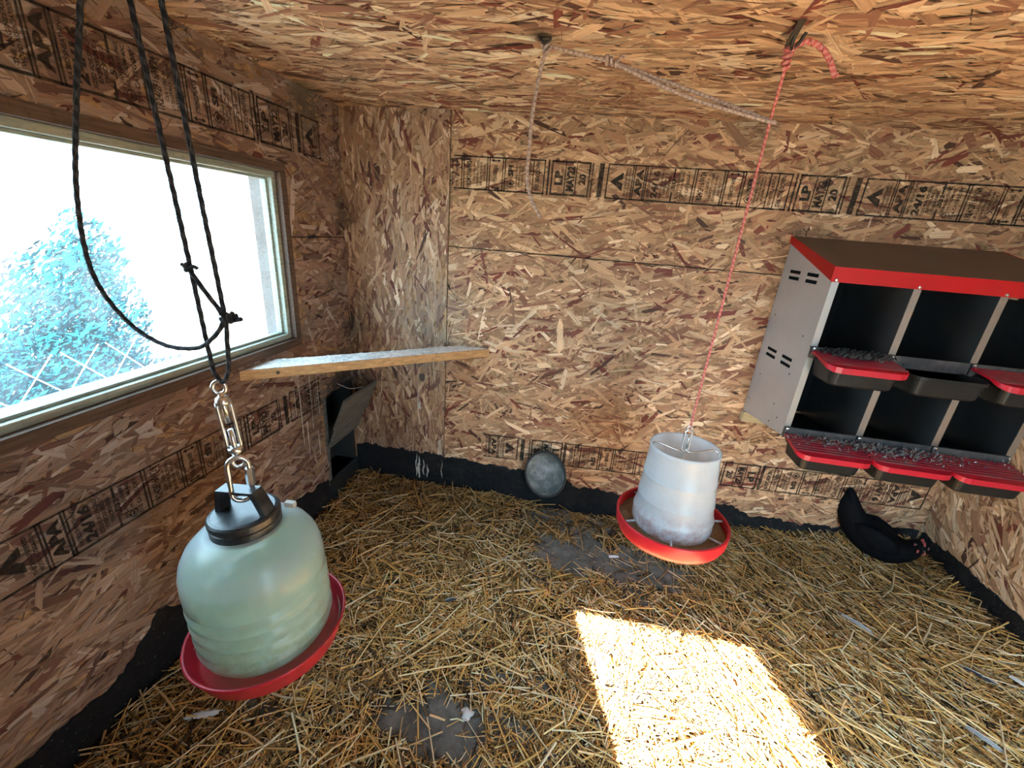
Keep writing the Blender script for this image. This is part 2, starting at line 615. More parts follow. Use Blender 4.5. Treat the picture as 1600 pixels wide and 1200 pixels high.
def tube_data(pts, r, seg=8, closed=False, lobes=0, lobe_depth=0.11, twist=0.0):
    pts = [Vector(p) for p in pts]
    n = len(pts)
    rr = r if hasattr(r, '__len__') else [r] * n
    tang = []
    for i in range(n):
        a = pts[(i - 1) % n] if (closed or i > 0) else pts[i]
        b = pts[(i + 1) % n] if (closed or i < n - 1) else pts[i]
        d = (b - a)
        tang.append(d.normalized() if d.length > 1e-9 else Vector((0, 0, 1)))
    up = Vector((0, 0, 1)) if abs(tang[0].z) < 0.9 else Vector((1, 0, 0))
    nrm = (up - tang[0] * up.dot(tang[0])).normalized()
    vs, lc, s = [], [], 0.0
    for i in range(n):
        if i > 0:
            s += (pts[i] - pts[i - 1]).length
            nrm = (nrm - tang[i] * nrm.dot(tang[i]))
            nrm = nrm.normalized() if nrm.length > 1e-6 else tang[i].orthogonal().normalized()
        bn = tang[i].cross(nrm)
        for k in range(seg):
            a = 2 * math.pi * k / seg
            q = rr[i] * (1 + (lobe_depth * math.cos(lobes * a + twist * s) if lobes else 0))
            vs.append(tuple(pts[i] + (nrm * math.cos(a) + bn * math.sin(a)) * q))
            lc.append((s, a, 0))
    fs = []
    m = n if closed else n - 1
    for i in range(m):
        j = (i + 1) % n
        for k in range(seg):
            k2 = (k + 1) % seg
            fs.append((i * seg + k, i * seg + k2, j * seg + k2, j * seg + k))
    if not closed:
        fs.append(tuple(reversed(range(seg))))
        fs.append(tuple((n - 1) * seg + k for k in range(seg)))
    return vs, fs, lc


def rope_mesh(name, paths, r, mat, parent=None, step=0.004, lobes=3, twist=260.0, seg=9):
    """a laid rope: paths are lists of points; the strands show as twisting lobes"""
    V, F, L = [], [], []
    for pts in paths:
        sp = smooth_path(pts, 8)
        res, acc = [sp[0]], 0.0
        for a, b in zip(sp[:-1], sp[1:]):
            d = (b - a).length
            k = max(1, int(d / step))
            for q in range(1, k + 1):
                res.append(a.lerp(b, q / k))
        v, f, l = tube_data(res, r, seg, lobes=lobes, twist=twist)
        k = len(V)
        V += v
        L += l
        F += [tuple(i + k for i in ff) for ff in f]
    return mesh_obj(name, V, F, mat, parent, True, {'grain': ('FLOAT_VECTOR', L)})


def knot_paths(c, r, turns=3, axis=(0, 0, 1), h=0.03, seg=14):
    """a coil wound round an axis, for a knot"""
    ax = Vector(axis).normalized()
    u = ax.orthogonal().normalized()
    w = ax.cross(u)
    pts = []
    for i in range(turns * seg + 1):
        a = 2 * math.pi * i / seg
        pts.append(Vector(c) + (u * math.cos(a) + w * math.sin(a)) * r * (1 + 0.2 * math.sin(a * 1.7)) + ax * (h * (i / (turns * seg) - 0.5)))
    return pts


# ------------------------------------------------------------------ oriented strand boards
PAL = np.array([[0.54, 0.345, 0.205], [0.44, 0.262, 0.152], [0.65, 0.455, 0.290], [0.34, 0.187, 0.110], [0.25, 0.115, 0.072],
                [0.76, 0.58, 0.405], [0.175, 0.048, 0.034], [0.085, 0.040, 0.028]])
PALW = np.array([0.24, 0.22, 0.14, 0.18, 0.10, 0.05, 0.05, 0.02])


def strands(name, parent, org, U, V, N, rect, density=2600, angle=0.0, spread=24, tint=(1, 1, 1), holes=(), scale=1.0, seed=0, wts=None):
    """thousands of thin wooden strands pressed over one another on a board"""
    r = np.random.default_rng(100 + seed)
    u0, u1, v0, v1 = rect
    n = int(density * (u1 - u0) * (v1 - v0))
    cu = r.uniform(u0 - 0.02, u1 + 0.02, n)
    cv = r.uniform(v0 - 0.02, v1 + 0.02, n)
    a = np.radians(angle + np.where(r.random(n) < 0.16, r.uniform(-90, 90, n), r.normal(0, spread, n)))
    L = np.clip(r.lognormal(math.log(0.085), 0.42, n), 0.025, 0.19) * scale
    W = np.clip(r.lognormal(math.log(0.0135), 0.50, n), 0.0028, 0.036) * scale
    sl = r.random(n) < 0.24
    W = np.where(sl, r.uniform(0.0012, 0.0030, n), W)
    L = np.where(sl, L * 0.8, L)
    h = L / 2
    e = r.uniform(0, 0.22, (4, n)) * L + r.uniform(0, 0.6, (4, n)) * W * 0.5
    tl, tr = r.uniform(-0.45, 0.45, n), r.uniform(-0.45, 0.45, n)
    lx = np.stack([-h + e[0], h - e[1], h, h - e[2], -h + e[3], -h], 1)
    ly = np.stack([-W / 2 * r.uniform(0.7, 1, n), -W / 2 * r.uniform(0.7, 1, n), W * tr, W / 2 * r.uniform(0.7, 1, n), W / 2 * r.uniform(0.7, 1, n), W * tl], 1)
    ca, sa = np.cos(a)[:, None], np.sin(a)[:, None]
    pu = cu[:, None] + lx * ca - ly * sa
    pv = cv[:, None] + lx * sa + ly * ca
    tx = r.normal(0, 0.005, n)[:, None]
    ty = r.normal(0, 0.075, n)[:, None]
    zz = r.uniform(0.0014, 0.0042, n)[:, None] + np.clip(lx * tx + ly * ty, -0.0013, 0.0013)
    keep = np.ones(n, bool)
    for (a0, a1, b0, b1) in holes:
        keep &= ~((pu > a0) & (pu < a1) & (pv > b0) & (pv < b1)).any(1)
        keep &= ~((cu > a0) & (cu < a1) & (cv > b0) & (cv < b1))
    pu = np.clip(pu, u0, u1)
    pv = np.clip(pv, v0, v1)
    idx = r.choice(len(PAL), n, p=(PALW if wts is None else np.array(wts) / np.sum(wts)))
    col = PAL[idx] * r.uniform(0.78, 1.22, n)[:, None] * np.array(tint)[None]
    col[sl] *= r.choice([0.16, 0.32, 0.6, 1.15], sl.sum(), p=[0.26, 0.24, 0.2, 0.3])[:, None]
    col = np.clip(col, 0.005, 0.95)
    pu, pv, zz, lx, ly, col = pu[keep], pv[keep], zz[keep], lx[keep], ly[keep], col[keep]
    n = len(pu)
    O_, U_, V_, N_ = (np.array(x, float) for x in (org, U, V, N))
    P = O_ + pu[..., None] * U_ + pv[..., None] * V_ + zz[..., None] * N_
    me = bpy.data.meshes.new(name)
    me.vertices.add(n * 6)
    me.vertices.foreach_set('co', P.reshape(-1).astype(np.float32))
    me.loops.add(n * 6)
    li = np.arange(n * 6).reshape(n, 6)
    if np.dot(np.cross(U_, V_), N_) < 0:
        li = li[:, ::-1]
    me.loops.foreach_set('vertex_index', li.reshape(-1).astype(np.int32))
    me.polygons.add(n)
    me.polygons.foreach_set('loop_start', (np.arange(n) * 6).astype(np.int32))
    me.update(calc_edges=True)
    c4 = np.ones((n, 6, 4), np.float32)
    c4[..., :3] = col[:, None, :]
    at = me.attributes.new('tone', 'FLOAT_COLOR', 'POINT')
    at.data.foreach_set('color', c4.reshape(-1))
    g = np.stack([lx, ly, np.repeat(r.uniform(0, 50, n)[:, None], 6, 1)], -1).astype(np.float32)
    at = me.attributes.new('grain', 'FLOAT_VECTOR', 'POINT')
    at.data.foreach_set('vector', g.reshape(-1))
    me.materials.append(M['strand'])
    o = bpy.data.objects.new(name, me)
    COL.objects.link(o)
    o.parent = parent
    o['kind'] = 'stuff'
    return o


# ------------------------------------------------------------------ printed stamps on the boards
TEXTS = ['LP', 'MAY22', '20', 'APA', 'RATED SHEATHING', '24/16', 'SIZED FOR SPACING', 'EXPOSURE 1', 'THICKNESS', '.533', 'PS 2-18 SHEATHING',
         'HUD-UM-40C', '7/16 CATEGORY', '1R24/2F16/W24', 'CSA O325-16', 'CONSTRUCTION', 'EXTERIOR BOND', 'ADHESIVE', 'STRENGTH AXIS', 'SFI', 'ENGINEERED WOOD',
         'SUSTAINABLE FORESTRY', 'CERTIFIED SOURCING', 'SEPARATE 1/8 INCH', 'THIS SIDE DOWN', 'THE ENGINEERED', 'WOOD ASSOCIATION', 'B']
TM = {}


def prepare_texts():
    obs = []
    for s in TEXTS:
        cu = bpy.data.curves.new('t', 'FONT')
        cu.body = s
        cu.resolution_u = 2
        cu.offset = 0.028 if len(s) > 6 else 0.05
        o = bpy.data.objects.new('t', cu)
        COL.objects.link(o)
        obs.append((s, o, cu))
    dg = bpy.context.evaluated_depsgraph_get()
    for s, o, cu in obs:
        me = bpy.data.meshes.new_from_object(o.evaluated_get(dg))
        v = np.array([p.co[:2] for p in me.vertices])
        v = (v - v.min(0)) / (v.max(0) - v.min(0))
        TM[s] = (v, [tuple(p.vertices) for p in me.polygons])
        bpy.data.meshes.remove(me)
    for s, o, cu in obs:
        bpy.data.objects.remove(o)
        bpy.data.curves.remove(cu)


prepare_texts()
PXM = 0.00238           # metres of board per column unit of the stamp


def stamp_shapes():
    """(kind, ...) in column units from the stamp's first column; y runs 0..1 up the stamp"""
    S = []

    def R(x0, x1, y0, y1):
        gx = 0.25 if x1 - x0 < 3 else 0.0
        S.append(('r', x0 - gx, x1 + gx, y0 - (0.006 if gx == 0 and x1 - x0 > 14 else 0), y1 + (0.006 if gx == 0 and x1 - x0 > 14 else 0)))

    def T(s, x0, x1, y0, y1):
        S.append(('t', s, x0, x1, y0, y1))

    # maker's box
    R(0, 2.2, 0, 1); R(62, 64, 0, 1); R(0, 64, 0.96, 1); R(0, 64, 0.0, 0.05); R(23, 24.2, 0.05, 0.97); R(41, 42.2, 0.05, 0.97)
    R(67, 68.5, 0, 1); R(-6, -3.5, -0.02, 1.02)
    T('LP', 6, 20, 0.30, 0.72); T('MAY22', 26, 39, 0.14, 0.86); T('20', 46, 58, 0.34, 0.66)
    R(78, 86, 0.02, 1.0)
    # triangle box
    R(92, 93.6, 0, 1); R(92, 372, 0.97, 1.0); R(92, 372, 0.0, 0.035)
    S.append(('p', [(98, 0.50), (118, 0.78), (118, 0.60), (110, 0.52), (118, 0.46), (118, 0.24)]))
    T('THE ENGINEERED', 121, 124.5, 0.1, 0.9); T('WOOD ASSOCIATION', 126, 129.5, 0.1, 0.9)
    R(132, 133.2, 0, 1); R(135, 136.2, 0, 1)
    T('APA', 138, 149, 0.12, 0.90)
    R(151, 152.4, 0, 1); R(154, 155.4, 0, 1)
    T('RATED SHEATHING', 158, 162, 0.12, 0.94); T('24/16', 164, 175, 0.10, 0.88)
    T('SIZED FOR SPACING', 177.5, 181.5, 0.10, 0.90); T('EXPOSURE 1', 183, 187, 0.20, 0.80)
    T('THICKNESS', 189, 193, 0.22, 0.78); T('.533', 195, 201, 0.34, 0.68)
    R(196, 198, 0.70, 0.96); R(196, 198, 0.04, 0.30)
    T('PS 2-18 SHEATHING', 203, 207, 0.12, 0.90); T('HUD-UM-40C', 209, 213, 0.30, 0.90)
    S.append(('o', 211.5, 0.16, 5.0)); T('7/16 CATEGORY', 217, 222, 0.06, 0.92)
    R(227, 228.4, 0, 1); R(231, 232.4, 0, 1)
    T('1R24/2F16/W24', 236, 245, 0.08, 0.92); T('CSA O325-16', 248, 252, 0.25, 0.75); T('CONSTRUCTION', 254, 258, 0.12, 0.88)
    T('EXTERIOR BOND', 260, 264, 0.14, 0.84); T('ADHESIVE', 266, 270, 0.28, 0.76)
    R(272, 273.4, 0, 1); R(276, 277.4, 0, 1)
    T('STRENGTH AXIS', 284, 290, 0.20, 0.80)
    for y in (0.10, 0.90):
        R(282, 293, y - 0.015, y + 0.015)
        S.append(('p', [(279, y), (284, y - 0.05), (284, y + 0.05)]))
        S.append(('p', [(296, y), (291, y + 0.05), (291, y - 0.05)]))
    R(299, 300.4, 0, 1); R(303, 304.4, 0, 1)
    T('SFI', 309, 318, 0.46, 0.80); S.append(('d', 314, 0.25, 7.0))
    T('SUSTAINABLE FORESTRY', 322, 325.5, 0.08, 0.92); T('CERTIFIED SOURCING', 327, 330.5, 0.14, 0.86); T('ENGINEERED WOOD', 332, 335.5, 0.2, 0.8)
    R(340, 341.2, 0, 1)
    T('SEPARATE 1/8 INCH', 344, 348.5, 0.10, 0.90)
    R(351.5, 352.7, 0, 1)
    T('THIS SIDE DOWN', 356, 363, 0.08, 0.94)
    R(370, 371.4, 0, 1)
    return S


SHAPES = stamp_shapes()


def stamp(parent, org, U, V, N, u_start, v0, height, urange, flip=False, slope=0.0, skip=()):
    """prints one run of the stamp on a board; flip turns it by half a turn"""
    sv, sf = [], []
    H = height / PXM

    def put(pts, faces):
        us = []
        for x, y in pts:
            if flip:
                u, v = u_start - x * PXM, v0 + height * (1 - y)
            else:
                u, v = u_start + x * PXM, v0 + height * y
            us.append((u, v + slope * u))
        cu = sum(p[0] for p in us) / len(us)
        if min(p[0] for p in us) < urange[0] or max(p[0] for p in us) > urange[1]:
            if len(pts) > 4 or cu < urange[0] or cu > urange[1]:
                return
            us = [(min(max(p[0], urange[0]), urange[1]), p[1]) for p in us]
        for (s0, s1) in skip:
            if s0 < cu < s1:
                return
        k = len(sv)
        for u, v in us:
            sv.append(tuple(Vector(org) + Vector(U) * u + Vector(V) * v + Vector(N) * 0.0060))
        rev = Vector(U).cross(Vector(V)).dot(Vector(N)) < 0
        for f in faces:
            f = tuple(i + k for i in f)
            sf.append(tuple(reversed(f)) if rev else f)

    for s in SHAPES:
        if s[0] == 'r':
            _, x0, x1, y0, y1 = s
            nseg = max(1, int((x1 - x0) / 12))
            for i in range(nseg):
                a, b = x0 + (x1 - x0) * i / nseg, x0 + (x1 - x0) * (i + 1) / nseg
                put([(a, y0), (b, y0), (b, y1), (a, y1)], [(0, 1, 2, 3)])
        elif s[0] == 't':
            _, txt, x0, x1, y0, y1 = s
            v, f = TM[txt]
            put([(x1 - (x1 - x0) * q[1], y0 + (y1 - y0) * q[0]) for q in v], f)
        elif s[0] == 'p':
            put(s[1], [tuple(range(len(s[1])))])
        elif s[0] == 'o':
            _, cx, cy, r = s
            pts, fc = [], []
            for k in range(16):
                a = 2 * math.pi * k / 16
                for q in (r, r * 0.72):
                    pts.append((cx + q * math.cos(a), cy + q * math.sin(a) / H))
            for k in range(16):
                j = (k + 1) % 16
                fc.append((2 * k, 2 * j, 2 * j + 1, 2 * k + 1))
            put(pts, fc)
            put([(cx - 1, cy - 2.6 / H), (cx + 1, cy - 2.6 / H), (cx + 1, cy + 2.6 / H), (cx - 1, cy + 2.6 / H)], [(0, 1, 2, 3)])
        elif s[0] == 'd':
            _, cx, cy, r = s
            pts, fc = [], []
            for k in range(8):
                a = 2 * math.pi * k / 8
                q = r if k % 2 == 0 else r * 0.8
                for w in (q, q * 0.78):
                    pts.append((cx + w * math.cos(a), cy + w * math.sin(a) / H))
            for k in range(8):
                j = (k + 1) % 8
                fc.append((2 * k, 2 * j, 2 * j + 1, 2 * k + 1))
            put(pts, fc)
            put([(cx - 3.4, cy), (cx, cy - 3.4 / H), (cx + 3.4, cy), (cx, cy + 3.4 / H)], [(0, 1, 2, 3)])
    if not sv:
        return None
    return mesh_obj('printed_stamp', sv, sf, M['ink'], parent)


# ------------------------------------------------------------------ room shell
def struct(o):
    o['kind'] = 'structure'
    return o


# window and pop door openings in the left wall (y0, y1, z0, z1)
WY0, WY1, WZ0, WZ1 = 0.22, 1.455, 0.858, 1.472
PY0, PY1, PZ0, PZ1 = 1.595, 1.828, 0.12, 0.56
TH = 0.10

floor_mb = MB().box((LX - 0.02, FY - 0.02, -0.10), (RX + 0.02, BY + 0.02, 0.0))
floor = struct(floor_mb.build('floor', M['floor']))

wall_back = struct(MB().box((LX - TH, BY + 0.013, -0.02), (RX + TH, BY + TH, CZ + 0.02)).build('wall_back', M['gap']))
wall_right = struct(MB().box((RX + 0.013, FY - TH, -0.02), (RX + TH, BY + TH, CZ + 0.02)).build('wall_right', M['gap']))
# front wall behind the camera with the doorway the sun comes through
fw = MB()
DX0, DX1, DZ1 = 0.60, 1.235, 1.72
fw.box((LX - TH, FY - TH, -0.02), (DX0, FY, CZ + 0.02)).box((DX1, FY - TH, -0.02), (RX + TH, FY, CZ + 0.02)).box((DX0, FY - TH, DZ1), (DX1, FY, CZ + 0.02))
wall_front = struct(fw.build('wall_front', M['wall']))
# left wall: a solid frame round the two openings
lw = MB()
x0, x1 = LX - TH, LX - 0.013
lw.box((x0, FY - TH, -0.02), (x1, WY0, CZ + 0.02)).box((x0, WY0, -0.02), (x1, WY1, WZ0)).box((x0, WY0, WZ1), (x1, WY1, CZ + 0.02))
lw.box((x0, WY1, -0.02), (x1, PY0, CZ + 0.02)).box((x0, PY0, PZ1), (x1, PY1, CZ + 0.02)).box((x0, PY0, -0.02), (x1, PY1, PZ0)).box((x0, PY1, -0.02), (x1, BY + TH, CZ + 0.02))
wall_left = struct(lw.build('wall_left', M['gap']))
ceiling = struct(MB().box((LX - TH - 0.25, FY - TH - 0.1, CZ + 0.013), (RX + TH + 0.2, BY + TH + 0.2, CZ + 0.09)).build('ceiling', M['gap']))

SEAM = 1.247
PX = -0.604
g = 0.0018
# back wall panels: (x0, x1, z0, z1, strand angle)
for i, (a0, a1, b0, b1, ang, sp, tint) in enumerate([
        (LX, PX - g, 0.0, CZ, 90, 20, (0.88, 0.90, 0.95)),
        (PX + g, RX, SEAM + g, CZ, 4, 24, (0.98, 0.95, 0.90)),
        (PX + g, RX, 0.0, SEAM - g, 8, 28, (1.0, 0.98, 0.95))]):
    p = MB().box((a0, BY, b0), (a1, BY + 0.0125, b1)).build('wood_panel', M['panel'], wall_back)
    strands('wood_strands', p, (0, BY, 0), (1, 0, 0), (0, 0, 1), (0, -1, 0), (a0, a1, max(b0, 0.1), b1), 3000, ang, sp, tint, seed=i)
    if i == 1:
        for us in (-0.185 - 0.91, -0.185, 0.725):
            stamp(p, (0, BY, 0), (1, 0, 0), (0, 0, 1), (0, -1, 0), us, 1.479, 0.124, (PX + 0.004, RX - 0.005))
    if i == 2:
        for us in (0.0, 0.90, 1.80):
            stamp(p, (0, BY, 0), (1, 0, 0), (0, 0, 1), (0, -1, 0), us, 0.257, 0.125, (-0.40, 1.60), flip=True, slope=0.038)

# left wall panels, cut round the window and the pop door
pu = MB()
pu.box((LX - 0.0125, FY, SEAM + g), (LX, WY0, CZ)).box((LX - 0.0125, WY0, WZ1), (LX, WY1, CZ)).box((LX - 0.0125, WY1, SEAM + g), (LX, BY - 0.002, CZ))
p_up = pu.build('wood_panel', M['panel'], wall_left)
pl = MB()
pl.box((LX - 0.0125, FY, 0), (LX, WY0, SEAM - g)).box((LX - 0.0125, WY0, 0), (LX, WY1, WZ0)).box((LX - 0.0125, WY1, 0), (LX, PY0, SEAM - g))
pl.box((LX - 0.0125, PY0, PZ1), (LX, PY1, SEAM - g)).box((LX - 0.0125, PY0, 0), (LX, PY1, PZ0)).box((LX - 0.0125, PY1, 0), (LX, BY - 0.002, SEAM - g))
p_lo = pl.build('wood_panel', M['panel'], wall_left)
HOLE = (WY0, WY1, WZ0, WZ1)
left_shade_tint = (0.57, 0.62, 0.80)  # darker, bluer strand colour carries this wall's shade
strands('wood_strands', p_up, (LX, 0, 0), (0, 1, 0), (0, 0, 1), (1, 0, 0), (0.1, BY - 0.002, SEAM + g, CZ), 3000, 0, 26, left_shade_tint, [HOLE], seed=11, scale=1.12)
strands('wood_strands', p_lo, (LX, 0, 0), (0, 1, 0), (0, 0, 1), (1, 0, 0), (0.1, BY - 0.002, 0.1, SEAM - g), 3000, 0, 22, left_shade_tint, [HOLE, (PY0, PY1, PZ0, PZ1)], seed=12, scale=1.12)
for us in (1.375 - 0.91, 1.375):
    stamp(p_up, (LX, 0, 0), (0, 1, 0), (0, 0, 1), (1, 0, 0), us, 1.538, 0.130, (0.15, 1.70))
for us in (1.15 - 0.91, 1.15):
    stamp(p_lo, (LX, 0, 0), (0, 1, 0), (0, 0, 1), (1, 0, 0), us, 0.538, 0.125, (0.15, 1.57))

# right wall panel
p_r = MB().box((RX, FY, 0), (RX + 0.0125, BY - 0.002, CZ)).build('wood_panel', M['panel'], wall_right)
strands('wood_strands', p_r, (RX, 0, 0), (0, 1, 0), (0, 0, 1), (-1, 0, 0), (0.7, BY - 0.002, 0.1, CZ), 2600, 55, 32, (0.95, 0.98, 1.0), seed=21,
        wts=[0.22, 0.18, 0.2, 0.1, 0.07, 0.2, 0.02, 0.01], scale=1.15)

# ceiling panel, strand colour raised to carry bounced light
p_c = MB().box((LX, FY, CZ), (RX, BY, CZ + 0.0125)).build('wood_panel', M['panel'], ceiling)
strands('wood_strands', p_c, (0, 0, CZ), (1, 0, 0), (0, 1, 0), (0, 0, -1), (LX, RX, 0.7, BY), 3000, 3, 22, (1.30, 1.36, 1.42), seed=31, scale=1.3)
strands('wood_strands', p_c, (0, 0, CZ), (1, 0, 0), (0, 1, 0), (0, 0, -1), (LX, RX, FY, 0.7), 1600, 3, 22, (1.30, 1.36, 1.42), seed=32, scale=1.3)


# black tar painted along the foot of the walls: a thin coat with a ragged top
def tar_strip(name, pts_top, org, U, V, N, u0, u1, thick=0.0075, step=0.011, amp=0.010, bottom=-0.01, seed=0):
    r = np.random.default_rng(500 + seed)
    us = np.arange(u0, u1 + 1e-6, step)
    xs, zs = zip(*pts_top)
    top = np.interp(us, xs, zs) + r.normal(0, amp * 0.35, len(us)) + amp * np.sin(us * 37 + seed) * 0.5 + amp * np.sin(us * 91 + 2 * seed) * 0.4
    v, f = [], []
    for u, t in zip(us, top):
        for (z, d) in ((bottom, 0), (bottom, thick), (t - 0.004, thick), (t, 0.004)):
            v.append(tuple(Vector(org) + Vector(U) * u + Vector(V) * z + Vector(N) * d))
    flipf = Vector(U).cross(Vector(V)).dot(Vector(N)) < 0
    for i in range(len(us) - 1):
        a, b = i * 4, (i + 1) * 4
        for k in range(3):
            q = (a + k, b + k, b + k + 1, a + k + 1)
            f.append(tuple(reversed(q)) if flipf else q)
    return struct(mesh_obj(name, v, f, M['tar']))


tar_back = tar_strip('baseboard_back', [(LX, 0.205), (-0.58, 0.207), (-0.30, 0.196), (-0.14, 0.199), (0.03, 0.185), (0.09, 0.150), (0.40, 0.153), (0.72, 0.165), (0.80, 0.190), (0.90, 0.150), (1.2, 0.15), (RX, 0.22)],
                     (0, BY, 0), (1, 0, 0), (0, 0, 1), (0, -1, 0), LX + 0.006, RX - 0.006, seed=1)
tar_left = tar_strip('baseboard_left', [(0.1, 0.14), (0.39, 0.140), (0.59, 0.126), (0.66, 0.150), (0.68, 0.178), (0.70, 0.185), (0.715, 0.212), (0.76, 0.222), (0.80, 0.175), (0.825, 0.158), (0.90, 0.140), (1.38, 0.175), (1.53, 0.145), (1.6, 0.13)],
                     (LX, 0, 0), (0, 1, 0), (0, 0, 1), (1, 0, 0), 0.1, PY0 - 0.012, seed=2)
tar_right = tar_strip('baseboard_right', [(0.7, 0.20), (1.38, 0.222), (1.54, 0.217), (1.6, 0.228), (BY, 0.212)],
                      (RX, 0, 0), (0, 1, 0), (0, 0, 1), (-1, 0, 0), 0.7, BY - 0.008, amp=0.006, seed=3)

# white streaks of droppings under the roost, on the narrow back panel and the tar
sv, sf = [], []
for (xc, z0, z1, w) in [(-0.742, 0.36, 0.66, 0.007), (-0.735, 0.45, 0.50, 0.020), (-0.752, 0.06, 0.20, 0.012), (-0.738, 0.05, 0.185, 0.02), (-0.712, 0.07, 0.17, 0.010),
                        (-0.770, 0.10, 0.30, 0.005), (-0.690, 0.06, 0.14, 0.012), (-0.628, 0.10, 0.33, 0.005), (-0.665, 0.10, 0.26, 0.004), (-0.800, 0.22, 0.36, 0.004), (-0.612, 0.07, 0.18, 0.006), (-0.70, 0.30, 0.42, 0.003)]:
    n = 14
    k = len(sv)
    d = 0.0085 if z1 < 0.21 else 0.0062
    for i in range(n):
        tt = i / (n - 1)
        ww = w * (0.35 + 0.65 * random.random()) * math.sin(math.pi * min(1, 0.12 + tt * 0.85)) * 0.5
        xo = xc + 0.003 * math.sin(tt * 9 + xc * 50)
        sv += [(xo - ww, BY - d, z0 + (z1 - z0) * tt), (xo + ww, BY - d, z0 + (z1 - z0) * tt)]
    sf += [(k + 2 * i, k + 2 * i + 1, k + 2 * i + 3, k + 2 * i + 2) for i in range(n - 1)]
mesh_obj('droppings_streaks', sv, sf, M['streak'], wall_back)['kind'] = 'stuff'
sv, sf = [], []
for (yc, z0, z1, w) in [(1.43, 0.40, 0.70, 0.006), (1.46, 0.32, 0.50, 0.008), (1.50, 0.45, 0.72, 0.005), (1.53, 0.30, 0.42, 0.007), (1.40, 0.55, 0.68, 0.004), (1.55, 0.5, 0.7, 0.004)]:
    n = 10
    k = len(sv)
    for i in range(n):
        tt = i / (n - 1)
        ww = w * (0.3 + 0.7 * random.random()) * 0.5
        sv += [(LX + 0.0062, yc - ww, z0 + (z1 - z0) * tt), (LX + 0.0062, yc + ww, z0 + (z1 - z0) * tt)]
    sf += [(k + 2 * i, k + 2 * i + 1, k + 2 * i + 3, k + 2 * i + 2) for i in range(n - 1)]
mesh_obj('droppings_streaks', sv, sf, M['streak'], wall_left)['kind'] = 'stuff'

# ------------------------------------------------------------------ window
win = struct(empty('window_1', (LX, (WY0 + WY1) / 2, WZ0)))


def ring_frame(mb, xa, xb, oy0, oy1, oz0, oz1, iy0, iy1, iz0, iz1):
    mb.box((xa, oy0, oz0), (xb, oy1, iz0)).box((xa, oy0, iz1), (xb, oy1, oz1)).box((xa, oy0, iz0), (xb, iy0, iz1)).box((xa, iy1, iz0), (xb, oy1, iz1))


def at_world(o, parent):
    o.parent = parent
    o.matrix_parent_inverse = Matrix.Translation(-Vector(parent.location))
    return o


def frame_pieces(name, mat, xa, xb, o, i, bev):
    (oy0, oy1, oz0, oz1), (iy0, iy1, iz0, iz1) = o, i
    for nm, a, b in ((name + '_sill', (xa, oy0, oz0), (xb, oy1, iz0)), (name + '_head', (xa, oy0, iz1), (xb, oy1, oz1)),
                     (name + '_jamb', (xa, oy0, iz0), (xb, iy0, iz1)), (name + '_jamb', (xa, iy1, iz0), (xb, oy1, iz1))):
        at_world(MB().box(a, b).build(nm, mat, None, bevel=bev), win)


frame_pieces('frame', M['trim'], LX - TH - 0.02, LX + 0.009, (WY0 - 0.02, WY1 + 0.022, WZ0 - 0.022, WZ1 + 0.020), (WY0 + 0.012, WY1 - 0.008, WZ0 + 0.010, WZ1 - 0.010), 0.004)
frame_pieces('sash', M['sash'], LX - 0.060, LX - 0.012, (WY0 + 0.012, WY1 - 0.008, WZ0 + 0.010, WZ1 - 0.010), (WY0 + 0.04, WY1 - 0.028, WZ0 + 0.030, WZ1 - 0.030), 0.004)
frame_pieces('bead', M['sash'], LX - 0.052, LX - 0.030, (WY0 + 0.04, WY1 - 0.028, WZ0 + 0.030, WZ1 - 0.030), (WY0 + 0.048, WY1 - 0.037, WZ0 + 0.038, WZ1 - 0.038), 0.002)
at_world(MB().box((LX - 0.046, WY0 + 0.035, WZ0 + 0.025), (LX - 0.043, WY1 - 0.025, WZ1 - 0.025)).build('pane', M['glass'], None), win)

at_world(MB().box((LX - TH - 0.16, WY0 - 0.02, WZ0 - 0.05), (LX - TH - 0.021, WY1 - 0.25, WZ0 - 0.025)).build('outer_sill', M['sill'], None, bevel=0.004), win)

# ------------------------------------------------------------------ outside
ground = struct(MB().box((-30, -30, -0.22), (30, 30, -0.12)).build('ground', M['ground']))


def leaf_cloud(name, parent, blobs, n, size, mat):
    r = np.random.default_rng(77)
    V, F = [], []
    for (c, rad) in blobs:
        k = int(n * rad[0] * rad[1] * rad[2] / sum(b[1][0] * b[1][1] * b[1][2] for b in blobs))
        d = r.normal(0, 1, (k, 3))
        d /= np.linalg.norm(d, axis=1)[:, None]
        P = np.array(c) + d * np.array(rad) * (r.random(k) ** 0.45)[:, None]
        for p in P:
            a = Vector(r.normal(0, 1, 3)).normalized()
            b = a.orthogonal().normalized()
            s = size * r.uniform(0.5, 1.5)
            p = Vector(p)
            b2 = a.cross(b)
            q = len(V)
            V += [tuple(p - b * s), tuple(p - b2 * s * 0.3), tuple(p + b * s), tuple(p + b2 * s * 0.3)]
            F.append((q, q + 1, q + 2, q + 3))
    o = mesh_obj(name, V, F, mat, parent)
    o['kind'] = 'stuff'
    return o


